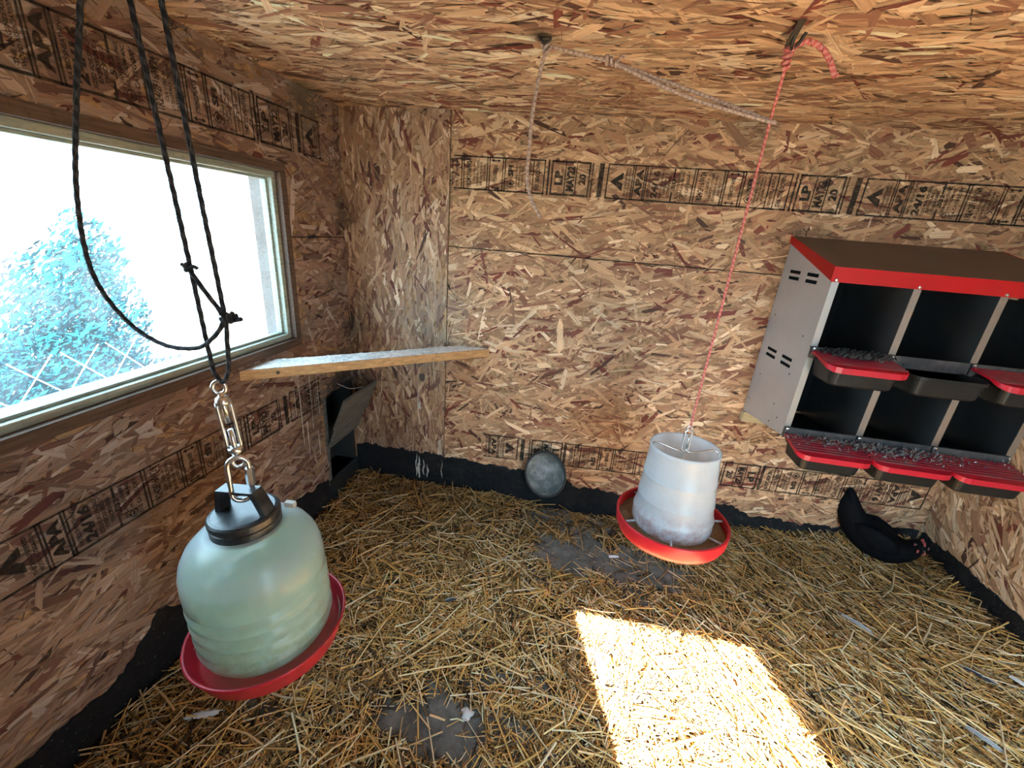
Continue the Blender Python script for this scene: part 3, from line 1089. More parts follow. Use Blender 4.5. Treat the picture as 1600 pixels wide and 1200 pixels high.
shrub = empty('shrub', (-2.5, 1.6, -0.12))
tag(shrub, 'bluish green leafy shrub seen hazily through the window glass', 'shrub')
leaf_cloud('leaves', shrub, [((0.0, 0.0, 0.45), (0.34, 0.40, 0.42)), ((-0.05, 0.14, 0.85), (0.28, 0.30, 0.40)), ((0.05, -0.50, 0.5), (0.30, 0.40, 0.46)), ((-0.05, 0.26, 1.15), (0.16, 0.14, 0.24)), ((0.0, 0.50, 0.25), (0.25, 0.34, 0.30))], 26000, 0.022, M['leaf'])
stm = MB()
for k in range(7):
    a = k * 0.9
    stm.tube(smooth_path([(0.03 * math.cos(a), 0.03 * math.sin(a), 0.0), (0.09 * math.cos(a), 0.12 * math.sin(a), 0.4), (0.12 * math.cos(a * 1.3), 0.22 * math.sin(a), 0.85)], 3), 0.007, 5)
stm.build('stem', M['leaf'], shrub)
fence = empty('wire_fence', (-2.05, 1.2, -0.12))
tag(fence, 'thin pale diamond wire fence between window and shrub', 'fence')
fmb = MB()
for k in range(-6, 12):
    y = k * 0.17
    for s in (1, -1):
        fmb.tube([(0, y, 0.0), (0, y + s * 0.75, 0.85)], 0.0022, 4)
fmb.build('wire_mesh', M['wire'], fence)['kind'] = 'stuff'
for y in (-0.9, 1.9):
    MB().tube([(0, y, -0.02), (0, y, 1.0)], 0.018, 10).build('post', M['wire'], fence)

# ------------------------------------------------------------------ pop door in the back left corner
door = struct(empty('door_1', (LX, PY0, PZ0)))
for nm, a, b in (('jamb', (LX - TH - 0.01, PY0 - 0.010, PZ0), (LX + 0.004, PY0 + 0.012, PZ1)), ('jamb', (LX - TH - 0.01, PY1 - 0.012, PZ0), (LX + 0.004, PY1 + 0.004, PZ1)),
                 ('sill', (LX - TH - 0.01, PY0 - 0.010, -0.005), (LX + 0.012, PY1 + 0.010, PZ0)), ('outer_hatch', (LX - TH - 0.03, PY0 + 0.018, PZ0 - 0.03), (LX - TH - 0.01, PY1 + 0.02, PZ1 + 0.03))):
    mt = M['rubber'] if (nm != 'jamb' or a[1] > 1.7) else M['flap']  # far jamb and hatch blackened to carry the opening's shade
    at_world(MB().box(a, b).build(nm, mt, None, bevel=0.003), door)

flap = empty('pop_door_flap', (LX, 1.70, 0.315))
tag(flap, 'weathered grey two-board flap leaning inward over low corner opening', 'door flap')
lean = math.atan2(0.108, 0.268)
d = Vector((math.sin(lean), 0, math.cos(lean)))
nn = Vector((math.cos(lean), 0, -math.sin(lean)))


def flap_board(name, s0, s1, y0, y1, t0, t1):
    pts = []
    for t in (t0, t1):
        for (y, s) in ((y0, s0), (y1, s0), (y1, s1), (y0, s1)):
            q = d * s + nn * t
            pts.append((q.x + 0.012, y, q.z))
    return MB().hexa(pts[:4], pts[4:]).build(name, M['flap'], flap, bevel=0.002)


flap_board('board', 0.0, 0.120, -0.118, 0.128, 0, 0.014)
flap_board('board', 0.124, 0.290, -0.155, 0.138, 0.008, 0.022)
flap_board('batten', 0.10, 0.150, -0.10, 0.12, -0.012, -0.001)
st = smooth_path([(0.004, 0.0, 0.276), (0.02, 0.01, 0.265), (0.06, 0.02, 0.25), (0.115, 0.03, 0.262)], 6)
MB().tube(st, 0.0022, 6).build('string', M['string'], flap)
MB().tube([(-0.004, 0.0, 0.280), (0.014, 0.0, 0.276)], 0.0025, 6).build('nail', M['steel'], flap)

# ------------------------------------------------------------------ roost board across the corner
A, B = Vector((LX + 0.003, 1.151, 0.824)), Vector((-0.394, BY - 0.003, 0.808))
A2, B2 = Vector((LX + 0.003, 1.285, 0.824)), Vector((-0.528, BY - 0.003, 0.808))
t_ = Vector((0, 0, 0.036))
roost = empty('roost_board', (A + B) / 2)
tag(roost, 'wooden roost board bridging the corner, top coated in pale droppings', 'roost board')
o = MB().hexa([A - t_, B - t_, B2 - t_, A2 - t_], [A, B, B2, A2]).build('board', M['roost'], None, bevel=0.003)
at_world(o, roost)
# crust of droppings on top, lumpy
cv, cf = [], []
nu, nv = 90, 12
for i in range(nu):
    for j in range(nv):
        a, b = 0.006 + 0.988 * i / (nu - 1), j / (nv - 1)
        p = A.lerp(B, a).lerp(A2.lerp(B2, a), 0.01 + 0.98 * b)
        edge = 0 if (i in (0, nu - 1) or j in (0, nv - 1)) else 1
        cv.append((p.x, p.y, p.z + 0.0008 + edge * (0.0015 + 0.0035 * random.random() ** 2)))
for i in range(nu - 1):
    for j in range(nv - 1):
        cf.append((i * nv + j, (i + 1) * nv + j, (i + 1) * nv + j + 1, i * nv + j + 1))
at_world(mesh_obj('droppings_crust', cv, cf, M['roost_top'], None, True), roost)
sm = MB().lathe([(0.0, 0), (0.006, 0.0), (0.005, 0.002), (0.0, 0.0025)], 12)
nv_ = []
dirn = (B - A).normalized()
nrm = Vector((dirn.y, -dirn.x, 0))
pc = A.lerp(B, 0.115) - t_ * 0.5 + nrm * 0.0005
q = nrm.to_track_quat('Z', 'Y').to_matrix()
sm.v = [tuple(pc + q @ Vector(p)) for p in sm.v]
at_world(sm.build('screw', M['iron'], None), roost)

# ------------------------------------------------------------------ straw bedding
def bedding_height(x, y):
    x, y = np.asarray(x, float), np.asarray(y, float)
    hb = np.interp(x, [LX, -0.6, -0.2, 0.1, 0.5, 0.8, 1.1, 1.36, RX], [0.04, 0.025, 0.020, 0.0, 0.030, 0.070, 0.10, 0.145, 0.17])
    h = hb * np.exp(-np.clip(BY - y, 0, 9) / 0.24)
    h = np.maximum(h, 0.150 * np.exp(-np.clip(RX - x, 0, 9) / 0.27))
    h = h + 0.004 + 0.006 * np.sin(x * 7.1 + 1) * np.sin(y * 6.3)
    return h


BARE = [(0.13, 1.53, 0.20, 0.11, 0.97), (0.36, 1.52, 0.20, 0.10, 0.93), (0.55, 1.50, 0.12, 0.07, 0.6), (-0.235, 0.745, 0.155, 0.075, 0.99), (-0.80, 0.70, 0.09, 0.05, 0.75), (0.33, 1.36, 0.12, 0.05, 0.6),
        (-0.05, 1.36, 0.07, 0.05, 0.5), (0.06, 1.74, 0.25, 0.08, 0.7), (0.02, 0.93, 0.06, 0.03, 0.6), (-0.16, 0.90, 0.10, 0.03, 0.55), (0.29, 0.98, 0.05, 0.04, 0.6)]


def bare(x, y):
    b = np.zeros_like(x)
    wob = 1 + 0.22 * np.sin(x * 31 + 2 * np.sin(y * 23)) + 0.15 * np.sin(y * 47 + x * 13)
    for (cx, cy, rx, ry, a) in BARE:
        dd = np.sqrt(((x - cx) / rx) ** 2 + ((y - cy) / ry) ** 2) * wob
        b = np.maximum(b, a * np.clip((1.35 - dd) / 0.45, 0, 1))
    return b


bed = empty('straw_bedding', (0, 0, 0))
tag(bed, 'golden straw bedding scattered over the bare grey earth floor', 'straw', kind='stuff')
gx = np.linspace(LX + 0.007, RX - 0.007, 150)
gy = np.linspace(FY + 0.012, BY - 0.008, 130)
X, Y = np.meshgrid(gx, gy, indexing='ij')
Bm = bare(X, Y)
Z = bedding_height(X, Y) * (1 - Bm) - 0.016 * Bm + rng.normal(0, 0.0016, X.shape)
vv = np.stack([X, Y, Z], -1).reshape(-1, 3)
ii = np.arange(X.size).reshape(X.shape)
ff = np.stack([ii[:-1, :-1], ii[1:, :-1], ii[1:, 1:], ii[:-1, 1:]], -1).reshape(-1, 4).tolist()
mesh_obj('chaff', vv, ff, M['litter'], bed, True)['kind'] = 'stuff'

SPAL = np.array([[0.80, 0.54, 0.18], [0.87, 0.67, 0.34], [0.62, 0.38, 0.11], [0.90, 0.80, 0.54], [0.32, 0.185, 0.06], [0.15, 0.085, 0.034], [0.05, 0.032, 0.018]])


def straws(name, n, ylo, yhi, Lmed, Rmed, seed, lift=0.012, xlo=LX + 0.03, xhi=RX - 0.03, wts=(0.20, 0.18, 0.17, 0.12, 0.15, 0.11, 0.07), keep_bare=0.0):
    r = np.random.default_rng(seed)
    x = r.uniform(xlo, xhi, n)
    y = r.uniform(ylo, yhi, n)
    k = r.random(n) > bare(x, y) * (1 - keep_bare)
    x, y = x[k], y[k]
    n = len(x)
    th = r.uniform(0, 2 * math.pi, n)
    bias = (x > 0.55) & (r.random(n) < 0.6)
    th = np.where(bias, r.normal(-0.95, 0.35, n), th)
    L = np.clip(r.lognormal(math.log(Lmed), 0.5, n), 0.012, 0.26)
    R_ = np.clip(r.lognormal(math.log(Rmed), 0.35, n), 0.0007, 0.0034)
    tilt = r.normal(0, 0.09, n)
    bend = r.normal(0, 0.10, n)
    sx, sy = np.cos(th), np.sin(th)
    near_wall = np.minimum(np.minimum(BY - y, RX - x), x - LX)
    ss = np.array([-0.5, 0.0, 0.5])
    px = x[:, None] + L[:, None] * (ss * sx[:, None] - (bend[:, None] * (ss ** 2 * 2)) * sy[:, None])
    py = y[:, None] + L[:, None] * (ss * sy[:, None] + (bend[:, None] * (ss ** 2 * 2)) * sx[:, None])
    px = np.clip(px, LX + 0.010, RX - 0.010)
    py = np.clip(py, FY + 0.01, BY - 0.010)
    b = bare(x, y)
    hz = bedding_height(px, py) * (1 - bare(px, py))
    up = r.uniform(0.0, lift, n) * (1 - 0.8 * b)
    pz = hz + up[:, None] + L[:, None] * ss * tilt[:, None]
    pz = np.maximum(pz, hz + 0.0012)
    C = np.stack([px, py, pz], -1)                       # n,3,3
    side = np.stack([-sy, sx, np.zeros(n)], -1)[:, None, :]
    upv = np.array([0, 0, 1.0])[None, None, :]
    ring = []
    for a in (math.radians(90), math.radians(210), math.radians(330)):
        ring.append(C + R_[:, None, None] * (math.cos(a) * side * 1.25 + math.sin(a) * upv * 0.8))
    P = np.stack(ring, 2).reshape(n, 9, 3)               # station-major: 3 per station
    base = (np.arange(n) * 9)[:, None, None]
    q = np.array([[s * 3 + k, s * 3 + (k + 1) % 3, (s + 1) * 3 + (k + 1) % 3, (s + 1) * 3 + k] for s in (0, 1) for k in range(3)])[None]
    Fq = (base + q).reshape(-1, 4)
    me = bpy.data.meshes.new(name)
    me.vertices.add(n * 9)
    me.vertices.foreach_set('co', P.reshape(-1).astype(np.float32))
    me.loops.add(len(Fq) * 4)
    me.loops.foreach_set('vertex_index', Fq.reshape(-1).astype(np.int32))
    me.polygons.add(len(Fq))
    me.polygons.foreach_set('loop_start', (np.arange(len(Fq)) * 4).astype(np.int32))
    me.update(calc_edges=True)
    w = np.array(wts) / sum(wts)
    col = SPAL[r.choice(len(SPAL), n, p=w)] * r.uniform(0.75, 1.2, n)[:, None] * np.array([1.04, 0.96, 0.96])
    # the straw darkens and browns towards the back and left walls
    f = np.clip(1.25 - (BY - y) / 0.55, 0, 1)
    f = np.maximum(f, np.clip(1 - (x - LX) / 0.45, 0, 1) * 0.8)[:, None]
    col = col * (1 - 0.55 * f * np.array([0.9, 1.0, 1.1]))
    c4 = np.ones((n, 9, 4), np.float32)
    c4[..., :3] = np.clip(col, 0.004, 0.95)[:, None, :]
    at = me.attributes.new('tone', 'FLOAT_COLOR', 'POINT')
    at.data.foreach_set('color', c4.reshape(-1))
    me.materials.append(M['straw'])
    o = bpy.data.objects.new(name, me)
    COL.objects.link(o)
    o.parent = bed
    o['kind'] = 'stuff'
    return o


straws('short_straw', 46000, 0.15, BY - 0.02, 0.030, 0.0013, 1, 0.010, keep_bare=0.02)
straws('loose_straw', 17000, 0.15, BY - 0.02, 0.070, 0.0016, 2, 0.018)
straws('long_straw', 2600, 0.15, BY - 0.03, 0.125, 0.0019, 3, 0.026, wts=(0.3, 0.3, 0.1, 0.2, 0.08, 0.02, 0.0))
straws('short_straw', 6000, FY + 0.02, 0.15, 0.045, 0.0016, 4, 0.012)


# ------------------------------------------------------------------ nest box unit on the back wall
NX, NY, NP = 0.755, 1.487, 0.230
nest = empty('nest_box', (NX + 1.5 * NP, BY, 0.672))
tag(nest, 'galvanised steel six-hole nest box with red roof edge on back wall', 'nest box')


def nb(mb, name, mat, bevel=0.0, parent=None):
    o = mb.build(name, mat, None, bevel=bevel)
    if parent is None:
        return at_world(o, nest)
    o.parent = parent
    o.matrix_parent_inverse = parent.matrix_world.inverted() if False else Matrix.Translation(-Vector(nest.location))
    return o


def zb(y):
    return 0.672 + (BY - y) / (BY - NY) * 0.054


def zt(y):
    return 1.391 - (BY - y) / (BY - NY) * 0.091


def side_panel(x, thick):
    ys = [NY, 1.572, 1.652, 1.70, 1.785, BY - 0.006]
    zs = [None, 0.945, 0.957, 0.968, 0.980, 1.240, 1.252, 1.262, 1.274, None]
    mb = MB()

    def zz(y, j):
        if j == 0:
            return zb(y)
        if j == len(zs) - 1:
            return zt(y)
        return zs[j] + (0.0 if j > 4 else -0.02 * (y - 1.66))
    for i in range(len(ys) - 1):
        for j in range(len(zs) - 1):
            if i in (1, 3) and j in (1, 3, 5, 7):
                continue
            c = [(ys[i], zz(ys[i], j)), (ys[i + 1], zz(ys[i + 1], j)), (ys[i + 1], zz(ys[i + 1], j + 1)), (ys[i], zz(ys[i], j + 1))]
            mb.hexa([(x, y, z) for y, z in c], [(x + thick, y, z) for y, z in c])
    return mb


nb(side_panel(NX, 0.0015), 'side_panel', M['galv'])
nb(side_panel(NX + 3 * NP - 0.0015, 0.0015), 'side_panel', M['divider'])
# front flanges of the side and the dividers
for k in range(4):
    x = NX + k * NP
    xa, xb = (x, x + 0.021) if k < 3 else (x - 0.010, x + 0.011)
    nb(MB().box((xa, NY - 0.0015, 0.728), (xb, NY + 0.0005, 1.30)), 'front_flange', M['divider'])
    if 0 < k < 3:
        c = [(NY, zb(NY)), (BY - 0.006, zb(BY)), (BY - 0.006, zt(BY) - 0.004), (NY, zt(NY) - 0.004)]
        nb(MB().hexa([(x, y, z) for y, z in c], [(x + 0.0015, y, z) for y, z in c]), 'divider', M['divider'])
# pilot holes: dark discs in place of the shaded bores in the left side
ph = MB()
for (y, z) in [(1.80, 1.10), (1.55, 1.07), (1.78, 0.86), (1.56, 0.93), (1.60, 0.80), (1.82, 0.74), (1.55, 0.765), (1.60, 0.73)]:
    k = MB().lathe([(0.0, 0.0), (0.0032, 0.0), (0.0028, 0.001), (0, 0.001)], 8)
    ph.add([(NX - 0.0002 - p[2], y + p[0], z + p[1]) for p in k.v], k.f)
nb(ph, 'pilot_hole', M['iron'])['kind'] = 'stuff'
# roof with its red lips
rx0, rx1 = NX - 0.004, NX + 3 * NP + 0.004
nb(MB().hexa([(rx0, NY - 0.004, zt(NY)), (rx1, NY - 0.004, zt(NY)), (rx1, BY - 0.005, zt(BY)), (rx0, BY - 0.005, zt(BY))],
             [(rx0, NY - 0.004, zt(NY) + 0.002), (rx1, NY - 0.004, zt(NY) + 0.002), (rx1, BY - 0.005, zt(BY) + 0.002), (rx0, BY - 0.005, zt(BY) + 0.002)]), 'roof', M['roof_dust'])
nb(MB().box((rx0, NY - 0.0055, zt(NY) - 0.042), (rx1, NY - 0.0035, zt(NY) + 0.0035)), 'roof_front_lip', M['red_metal'])
for x in (rx0 - 0.0015, rx1):
    nb(MB().hexa([(x, NY - 0.005, zt(NY) - 0.040), (x + 0.0015, NY - 0.005, zt(NY) - 0.040), (x + 0.0015, BY - 0.005, zt(BY) - 0.022), (x, BY - 0.005, zt(BY) - 0.022)],
                 [(x, NY - 0.005, zt(NY) + 0.0035), (x + 0.0015, NY - 0.005, zt(NY) + 0.0035), (x + 0.0015, BY - 0.005, zt(BY) + 0.0035), (x, BY - 0.005, zt(BY) + 0.0035)]), 'roof_side_lip', M['red_metal'])
# nest floors
for (zf, zr) in ((1.030, 1.000), (0.735, 0.690)):
    nb(MB().hexa([(NX + 0.002, NY, zf - 0.008), (NX + 3 * NP - 0.002, NY, zf - 0.008), (NX + 3 * NP - 0.002, BY - 0.008, zr - 0.008), (NX + 0.002, BY - 0.008, zr - 0.008)],
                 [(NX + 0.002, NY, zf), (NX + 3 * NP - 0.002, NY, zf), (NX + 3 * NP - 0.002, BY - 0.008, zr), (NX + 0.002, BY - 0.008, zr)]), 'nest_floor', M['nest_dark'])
nb(MB().box((NX + 0.002, BY - 0.010, 0.70), (NX + 3 * NP - 0.002, BY - 0.008, 1.36)), 'back_shade_sheet', M['nest_dark'])  # dark sheet in place of the open, shaded back
# black front rails, one piece per nest
for (z0, z1) in ((1.014, 1.052), (0.722, 0.762)):
    for k in range(3):
        nb(MB().box((NX + 0.002 + k * NP, NY - 0.012, z0), (NX + (k + 1) * NP - 0.003, NY - 0.002, z1)), 'front_rail', M['rail'], 0.002)


def screw_at(x, z, y=NY - 0.012):
    k = MB().lathe([(0.0, 0.003), (0.0035, 0.0022), (0.0055, 0.0), (0.0055, -0.001)], 10)
    m = MB().add([(x + p[0], y - p[2], z + p[1]) for p in k.v], [tuple(reversed(f)) for f in k.f])
    nb(m, 'screw', M['steel'])


for k in range(4):
    xs = NX + k * NP + (0.010 if k < 3 else -0.004)
    screw_at(xs, zt(NY) - 0.036, NY - 0.006)
    screw_at(xs, 1.046)
    screw_at(xs, 0.756)


def rounded_poly(x0, x1, y0, y1, r, n=5):
    """outline with the two front corners (y0) rounded"""
    pts = [(x0, y1)]
    for (cx, a0) in ((x0 + r, math.pi), (x1 - r, 1.5 * math.pi)):
        for i in range(n + 1):
            a = a0 + i / n * math.pi / 2
            pts.append((cx + r * math.cos(a), y0 + r + r * math.sin(a)))
    pts.append((x1, y1))
    return pts


def loft(mb, rings, cap0=True, cap1=True):
    n = len(rings[0])
    k = len(mb.v)
    for r in rings:
        mb.v += [tuple(p) for p in r]
    for i in range(len(rings) - 1):
        for j in range(n):
            j2 = (j + 1) % n
            mb.f.append((k + i * n + j, k + i * n + j2, k + (i + 1) * n + j2, k + (i + 1) * n + j))
    if cap0:
        mb.f.append(tuple(k + j for j in reversed(range(n))))
    if cap1:
        mb.f.append(tuple(k + (len(rings) - 1) * n + j for j in range(n)))
    return mb


def nest_tray(x, ztop, depth=0.058):
    """an open black egg tray with tapering sides and a thin rim"""
    mb = MB()

    def ring(ins, z):
        return [(px, py, z) for px, py in rounded_poly(x + 0.012 + ins, x + 0.212 - ins, NY - 0.125 + ins, NY - 0.006, 0.028 - min(ins, 0.01))]
    loft(mb, [ring(0.0, ztop), ring(0.0, ztop - 0.010), ring(0.006, ztop - 0.012), ring(0.012, ztop - depth + 0.006), ring(0.018, ztop - depth), ring(0.021, ztop - depth + 0.003),
              ring(0.016, ztop - depth + 0.010), ring(0.009, ztop - 0.010), ring(0.003, ztop)], False, False)
    k = len(mb.v)
    n = len(ring(0, 0))
    mb.f.append(tuple(5 * n + j for j in range(n)))
    mb.f.append(tuple(8 * n + j if False else 4 * n + j for j in reversed(range(n))))
    for j in range(n):
        j2 = (j + 1) % n
        mb.f.append((8 * n + j, 8 * n + j2, j2, j))
    return nb(mb, 'egg_tray', M['nest_plastic'])


def nest_lid(x, zback, zfront, dusty):
    """a red ribbed perch lid; ribs run across, the front lip turns down"""
    mb = MB()
    y1, y0 = NY - 0.013, NY - 0.140
    n = 34
    x0, x1 = x + 0.002, x + NP - 0.002
    r = 0.034
    rows = []
    for i in range(n + 1):
        t = i / n
        y = y1 + (y0 - y1) * t
        z = zback + (zfront - zback) * t
        z += 0.0028 * (1 if (i % 4) in (1, 2) else 0) if t < 0.80 else 0.0
        dy = max(0.0, (y0 + r) - y)
        ins = r - math.sqrt(max(0, r * r - dy * dy)) if dy > 0 else 0.0
        rows.append((y, z, ins))
    top, bot = [], []
    m = 14
    k0 = len(mb.v)
    for (y, z, ins) in rows:
        for j in range(m + 1):
            s = j / m
            mb.v.append((x0 + ins + (x1 - x0 - 2 * ins) * s, y, z))
    for i in range(n):
        for j in range(m):
            a = k0 + i * (m + 1) + j
            mb.f.append((a, a + m + 1, a + m + 2, a + 1))
    # skirt all round
    border = [k0 + i * (m + 1) for i in range(n + 1)] + [k0 + n * (m + 1) + j for j in range(1, m + 1)] + [k0 + i * (m + 1) + m for i in range(n - 1, -1, -1)] + [k0 + j for j in range(m - 1, 0, -1)]
    k1 = len(mb.v)
    for b in border:
        px, py, pz = mb.v[b]
        t = (y1 - py) / (y1 - y0)
        mb.v.append((px, py, zback + (zfront - zback) * t - 0.006 - 0.012 * max(0, (t - 0.55) / 0.45)))
    nbv = len(border)
    for i in range(nbv):
        j = (i + 1) % nbv
        mb.f.append((border[i], border[j], k1 + j, k1 + i))
    mb.f.append(tuple(k1 + i for i in range(nbv)))
    o = nb(mb, 'perch_lid', [M['nest_red_dusty'], M['nest_red']])
    # the skirt and front third stay bright, the ribbed part is dusty
    for p in o.data.polygons:
        p.material_index = 0 if (p.index < n * m and p.center.y > y1 + (y0 - y1) * 0.80) else 1
    return o


def litter(name, n, cx, cy, sx, sy, zf, size, mat, seed, parent_thing=nest):
    r = np.random.default_rng(seed)
    V, F = [], []
    for i in range(n):
        x, y = r.normal(cx, sx), r.normal(cy, sy)
        y = min(max(y, NY - 0.13), NY - 0.012)
        z = zf(y) + r.uniform(0.001, 0.010)
        a = Vector(r.normal(0, 1, 3)).normalized()
        b = a.orthogonal().normalized()
        c = a.cross(b)
        s = size * r.uniform(0.4, 1.6)
        k = len(V)
        p = Vector((x, y, z))
        V += [tuple(p - b * s), tuple(p - c * s * 0.35), tuple(p + b * s), tuple(p + c * s * 0.35)]
        F += [(k, k + 1, k + 2, k + 3)]
    o = at_world(mesh_obj(name, V, F, mat), parent_thing)
    o['kind'] = 'stuff'
    return o


for k in range(3):
    nest_tray(NX + k * NP + 0.006, 1.018, 0.062)
    nest_tray(NX + k * NP + 0.006, 0.716, 0.060)
    if k != 1:
        nest_lid(NX + k * NP, 1.040, 1.022, False)
    nest_lid(NX + k * NP, 0.738, 0.722, True)
litter('fluff', 1200, NX + 0.115, NY - 0.038, 0.044, 0.026, lambda y: 1.040 + 0.006 * random.random(), 0.007, M['fluff'], 5)
litter('fluff', 620, NX + 0.29, NY - 0.045, 0.10, 0.028, lambda y: 0.738, 0.006, M['fluff_grey'], 6)
litter('fluff', 420, NX + 0.26, NY - 0.040, 0.16, 0.030, lambda y: 0.738, 0.005, M['fluff'], 7)
litter('fluff', 60, NX + 0.36, NY - 0.06, 0.2, 0.03, lambda y: 0.738, 0.003, M['feather_white'], 8)
nb(MB().box((NX - 0.006, BY - 0.036, 0.630), (NX + 3 * NP, BY - 0.006, 0.674)), 'ledger', M['ledger'], 0.002)

# ------------------------------------------------------------------ hanging waterer
JX, JY, JZ = -0.636, 0.628, 0.745
waterer = empty('poultry_waterer', (JX, JY, JZ), (0, math.radians(-3.4), 0))
tag(waterer, 'milky plastic jar waterer with green-tinted water, black lid and red pan', 'waterer')
RJ = 0.136
prof = [(0.058, -0.030), (0.060, -0.036), (0.078, -0.040), (0.098, -0.050), (0.116, -0.068), (0.128, -0.090), (0.1345, -0.115), (RJ, -0.140)]
for zc in (-0.178, -0.213, -0.248, -0.283):
    prof += [(RJ, zc + 0.010), (RJ - 0.006, zc + 0.003), (RJ - 0.006, zc - 0.001), (RJ + 0.0015, zc - 0.007)]
prof += [(RJ - 0.001, -0.298), (RJ - 0.005, -0.312), (RJ - 0.014, -0.326)]
jar = MB().lathe(prof, 72, cap1=False).build('jar', M['jar'], waterer, True)
ri = RJ - 0.0085
MB().lathe([(0.0, -0.105), (ri - 0.0035, -0.105), (ri, -0.135), (ri, -0.166), (ri - 0.004, -0.178), (ri, -0.19), (ri, -0.297), (ri - 0.012, -0.323), (0.0, -0.323)], 64).build('water', M['water'], waterer, True)
# lid with two bands and a carrying handle
lid = MB().lathe([(0.0, 0.0), (0.058, 0.0), (0.064, -0.002), (0.0675, -0.006), (0.0675, -0.016), (0.0645, -0.018), (0.0645, -0.021), (0.0665, -0.023), (0.0665, -0.046), (0.062, -0.047)], 60).build('lid', M['lid_black'], waterer)
hd = MB()
ha = math.radians(4)
hw = 0.015


def hpt(s, w, z):
    return (s * math.cos(ha) - w * math.sin(ha), s * math.sin(ha) + w * math.cos(ha), z)


path = [(-0.052, -0.001), (-0.046, 0.030), (-0.041, 0.050), (0.038, 0.050), (0.048, 0.030), (0.060, -0.001)]
inner = [(-0.040, -0.001), (-0.036, 0.028), (-0.033, 0.044), (0.030, 0.044), (0.037, 0.028), (0.046, -0.001)]
for i in range(len(path) - 1):
    a, b, c, e = path[i], path[i + 1], inner[i + 1], inner[i]
    hd.hexa([hpt(q[0], -hw, q[1]) for q in (a, b, c, e)], [hpt(q[0], hw, q[1]) for q in (a, b, c, e)])
hd.build('handle', M['lid_black'], lid)
MB().box((0.045, 0.058, -0.030), (0.068, 0.070, -0.018)).build('stopper_tab', M['string'], waterer, bevel=0.002)
RP = 0.166
PD = -0.008
MB().lathe([(r_, z_ + PD) for r_, z_ in [(0.0, -0.352), (0.138, -0.352), (0.148, -0.346), (RP - 0.004, -0.304), (RP, -0.297), (RP - 0.001, -0.2945), (RP - 0.006, -0.2945), (RP - 0.0075, -0.300), (0.145, -0.336), (0.138, -0.341), (0.0, -0.343)]], 80).build('drinking_pan', M['pan_red'], waterer, True)
# white arcs painting light glints inside the pan rim
for (a0, a1) in ((-12, 48), (165, 215)):
    v, f = [], []
    n = 30
    for i in range(n + 1):
        a = math.radians(a0 + (a1 - a0) * i / n)
        wv = 0.0042 * math.sin(math.pi * i / n) + 0.0003
        for z in (-wv, wv):
            t = (-0.318 + z + 0.340) / 0.040
            rr = 0.145 + (RP - 0.0075 - 0.145) * ((-0.318 + z + 0.336) / 0.036) - 0.0020
            v.append((rr * math.cos(a), rr * math.sin(a), -0.318 + z + PD))
    f = [(2 * i, 2 * i + 2, 2 * i + 3, 2 * i + 1) for i in range(n)]
    mesh_obj('rim_glint', v, f, M['feather_white'], waterer)

# quick link hooked through the handle, turnbuckle above it
RYP = 0.63


def link_path(w, h, n=10):
    pts = []
    for i in range(n + 1):
        a = math.pi * i / n
        pts.append((w * math.cos(a), h / 2 - w + w * math.sin(a)))
    for i in range(n + 1):
        a = math.pi + math.pi * i / n
        pts.append((w * math.cos(a), -h / 2 + w + w * math.sin(a)))
    return pts


qcen = Vector((-0.632, 0.628, 0.818))
qlink = empty('quick_link', qcen, (0, 0, math.radians(40)))
tag(qlink, 'shiny steel quick link looped through the black jar handle', 'link')
MB().tube([(x, 0, z) for x, z in link_path(0.018, 0.100)], 0.0048, 10, True).build('link_body', M['steel'], qlink, True)
nutp = MB().lathe([(0.0048, -0.020), (0.0085, -0.019), (0.0085, 0.019), (0.0048, 0.020)], 6, c=(0.018, 0, 0.004))
nutp.build('sleeve_nut', M['steel'], qlink)

tb = empty('turnbuckle', (-0.640, 0.632, 0.935), (math.radians(0), math.radians(-4), math.radians(35)))
tag(tb, 'steel turnbuckle linking the black rope loop to the quick link', 'turnbuckle')
for s in (-1, 1):
    MB().tube([(s * 0.0105, 0, -0.050), (s * 0.0115, 0, -0.040), (s * 0.0115, 0, 0.040), (s * 0.0105, 0, 0.050)], 0.0034, 8).build('side_bar', M['steel'], tb, True)
for s in (-1, 1):
    MB().lathe([(0.004, s * 0.046), (0.0125, s * 0.047), (0.0135, s * 0.052), (0.0105, s * 0.060), (0.0055, s * 0.063)], 14).build('collar', M['steel'], tb, True)
    MB().tube([(0, 0, s * 0.008), (0, 0, s * 0.070)], 0.0052, 10).build('eye_bolt', M['steel'], tb, True)
    MB().tube([(0.0105 * math.cos(a), 0.0, s * 0.080 + 0.0125 * math.sin(a)) for a in [2 * math.pi * i / 18 for i in range(18)]], 0.0036, 8, True).build('eye', M['steel'], tb, True)

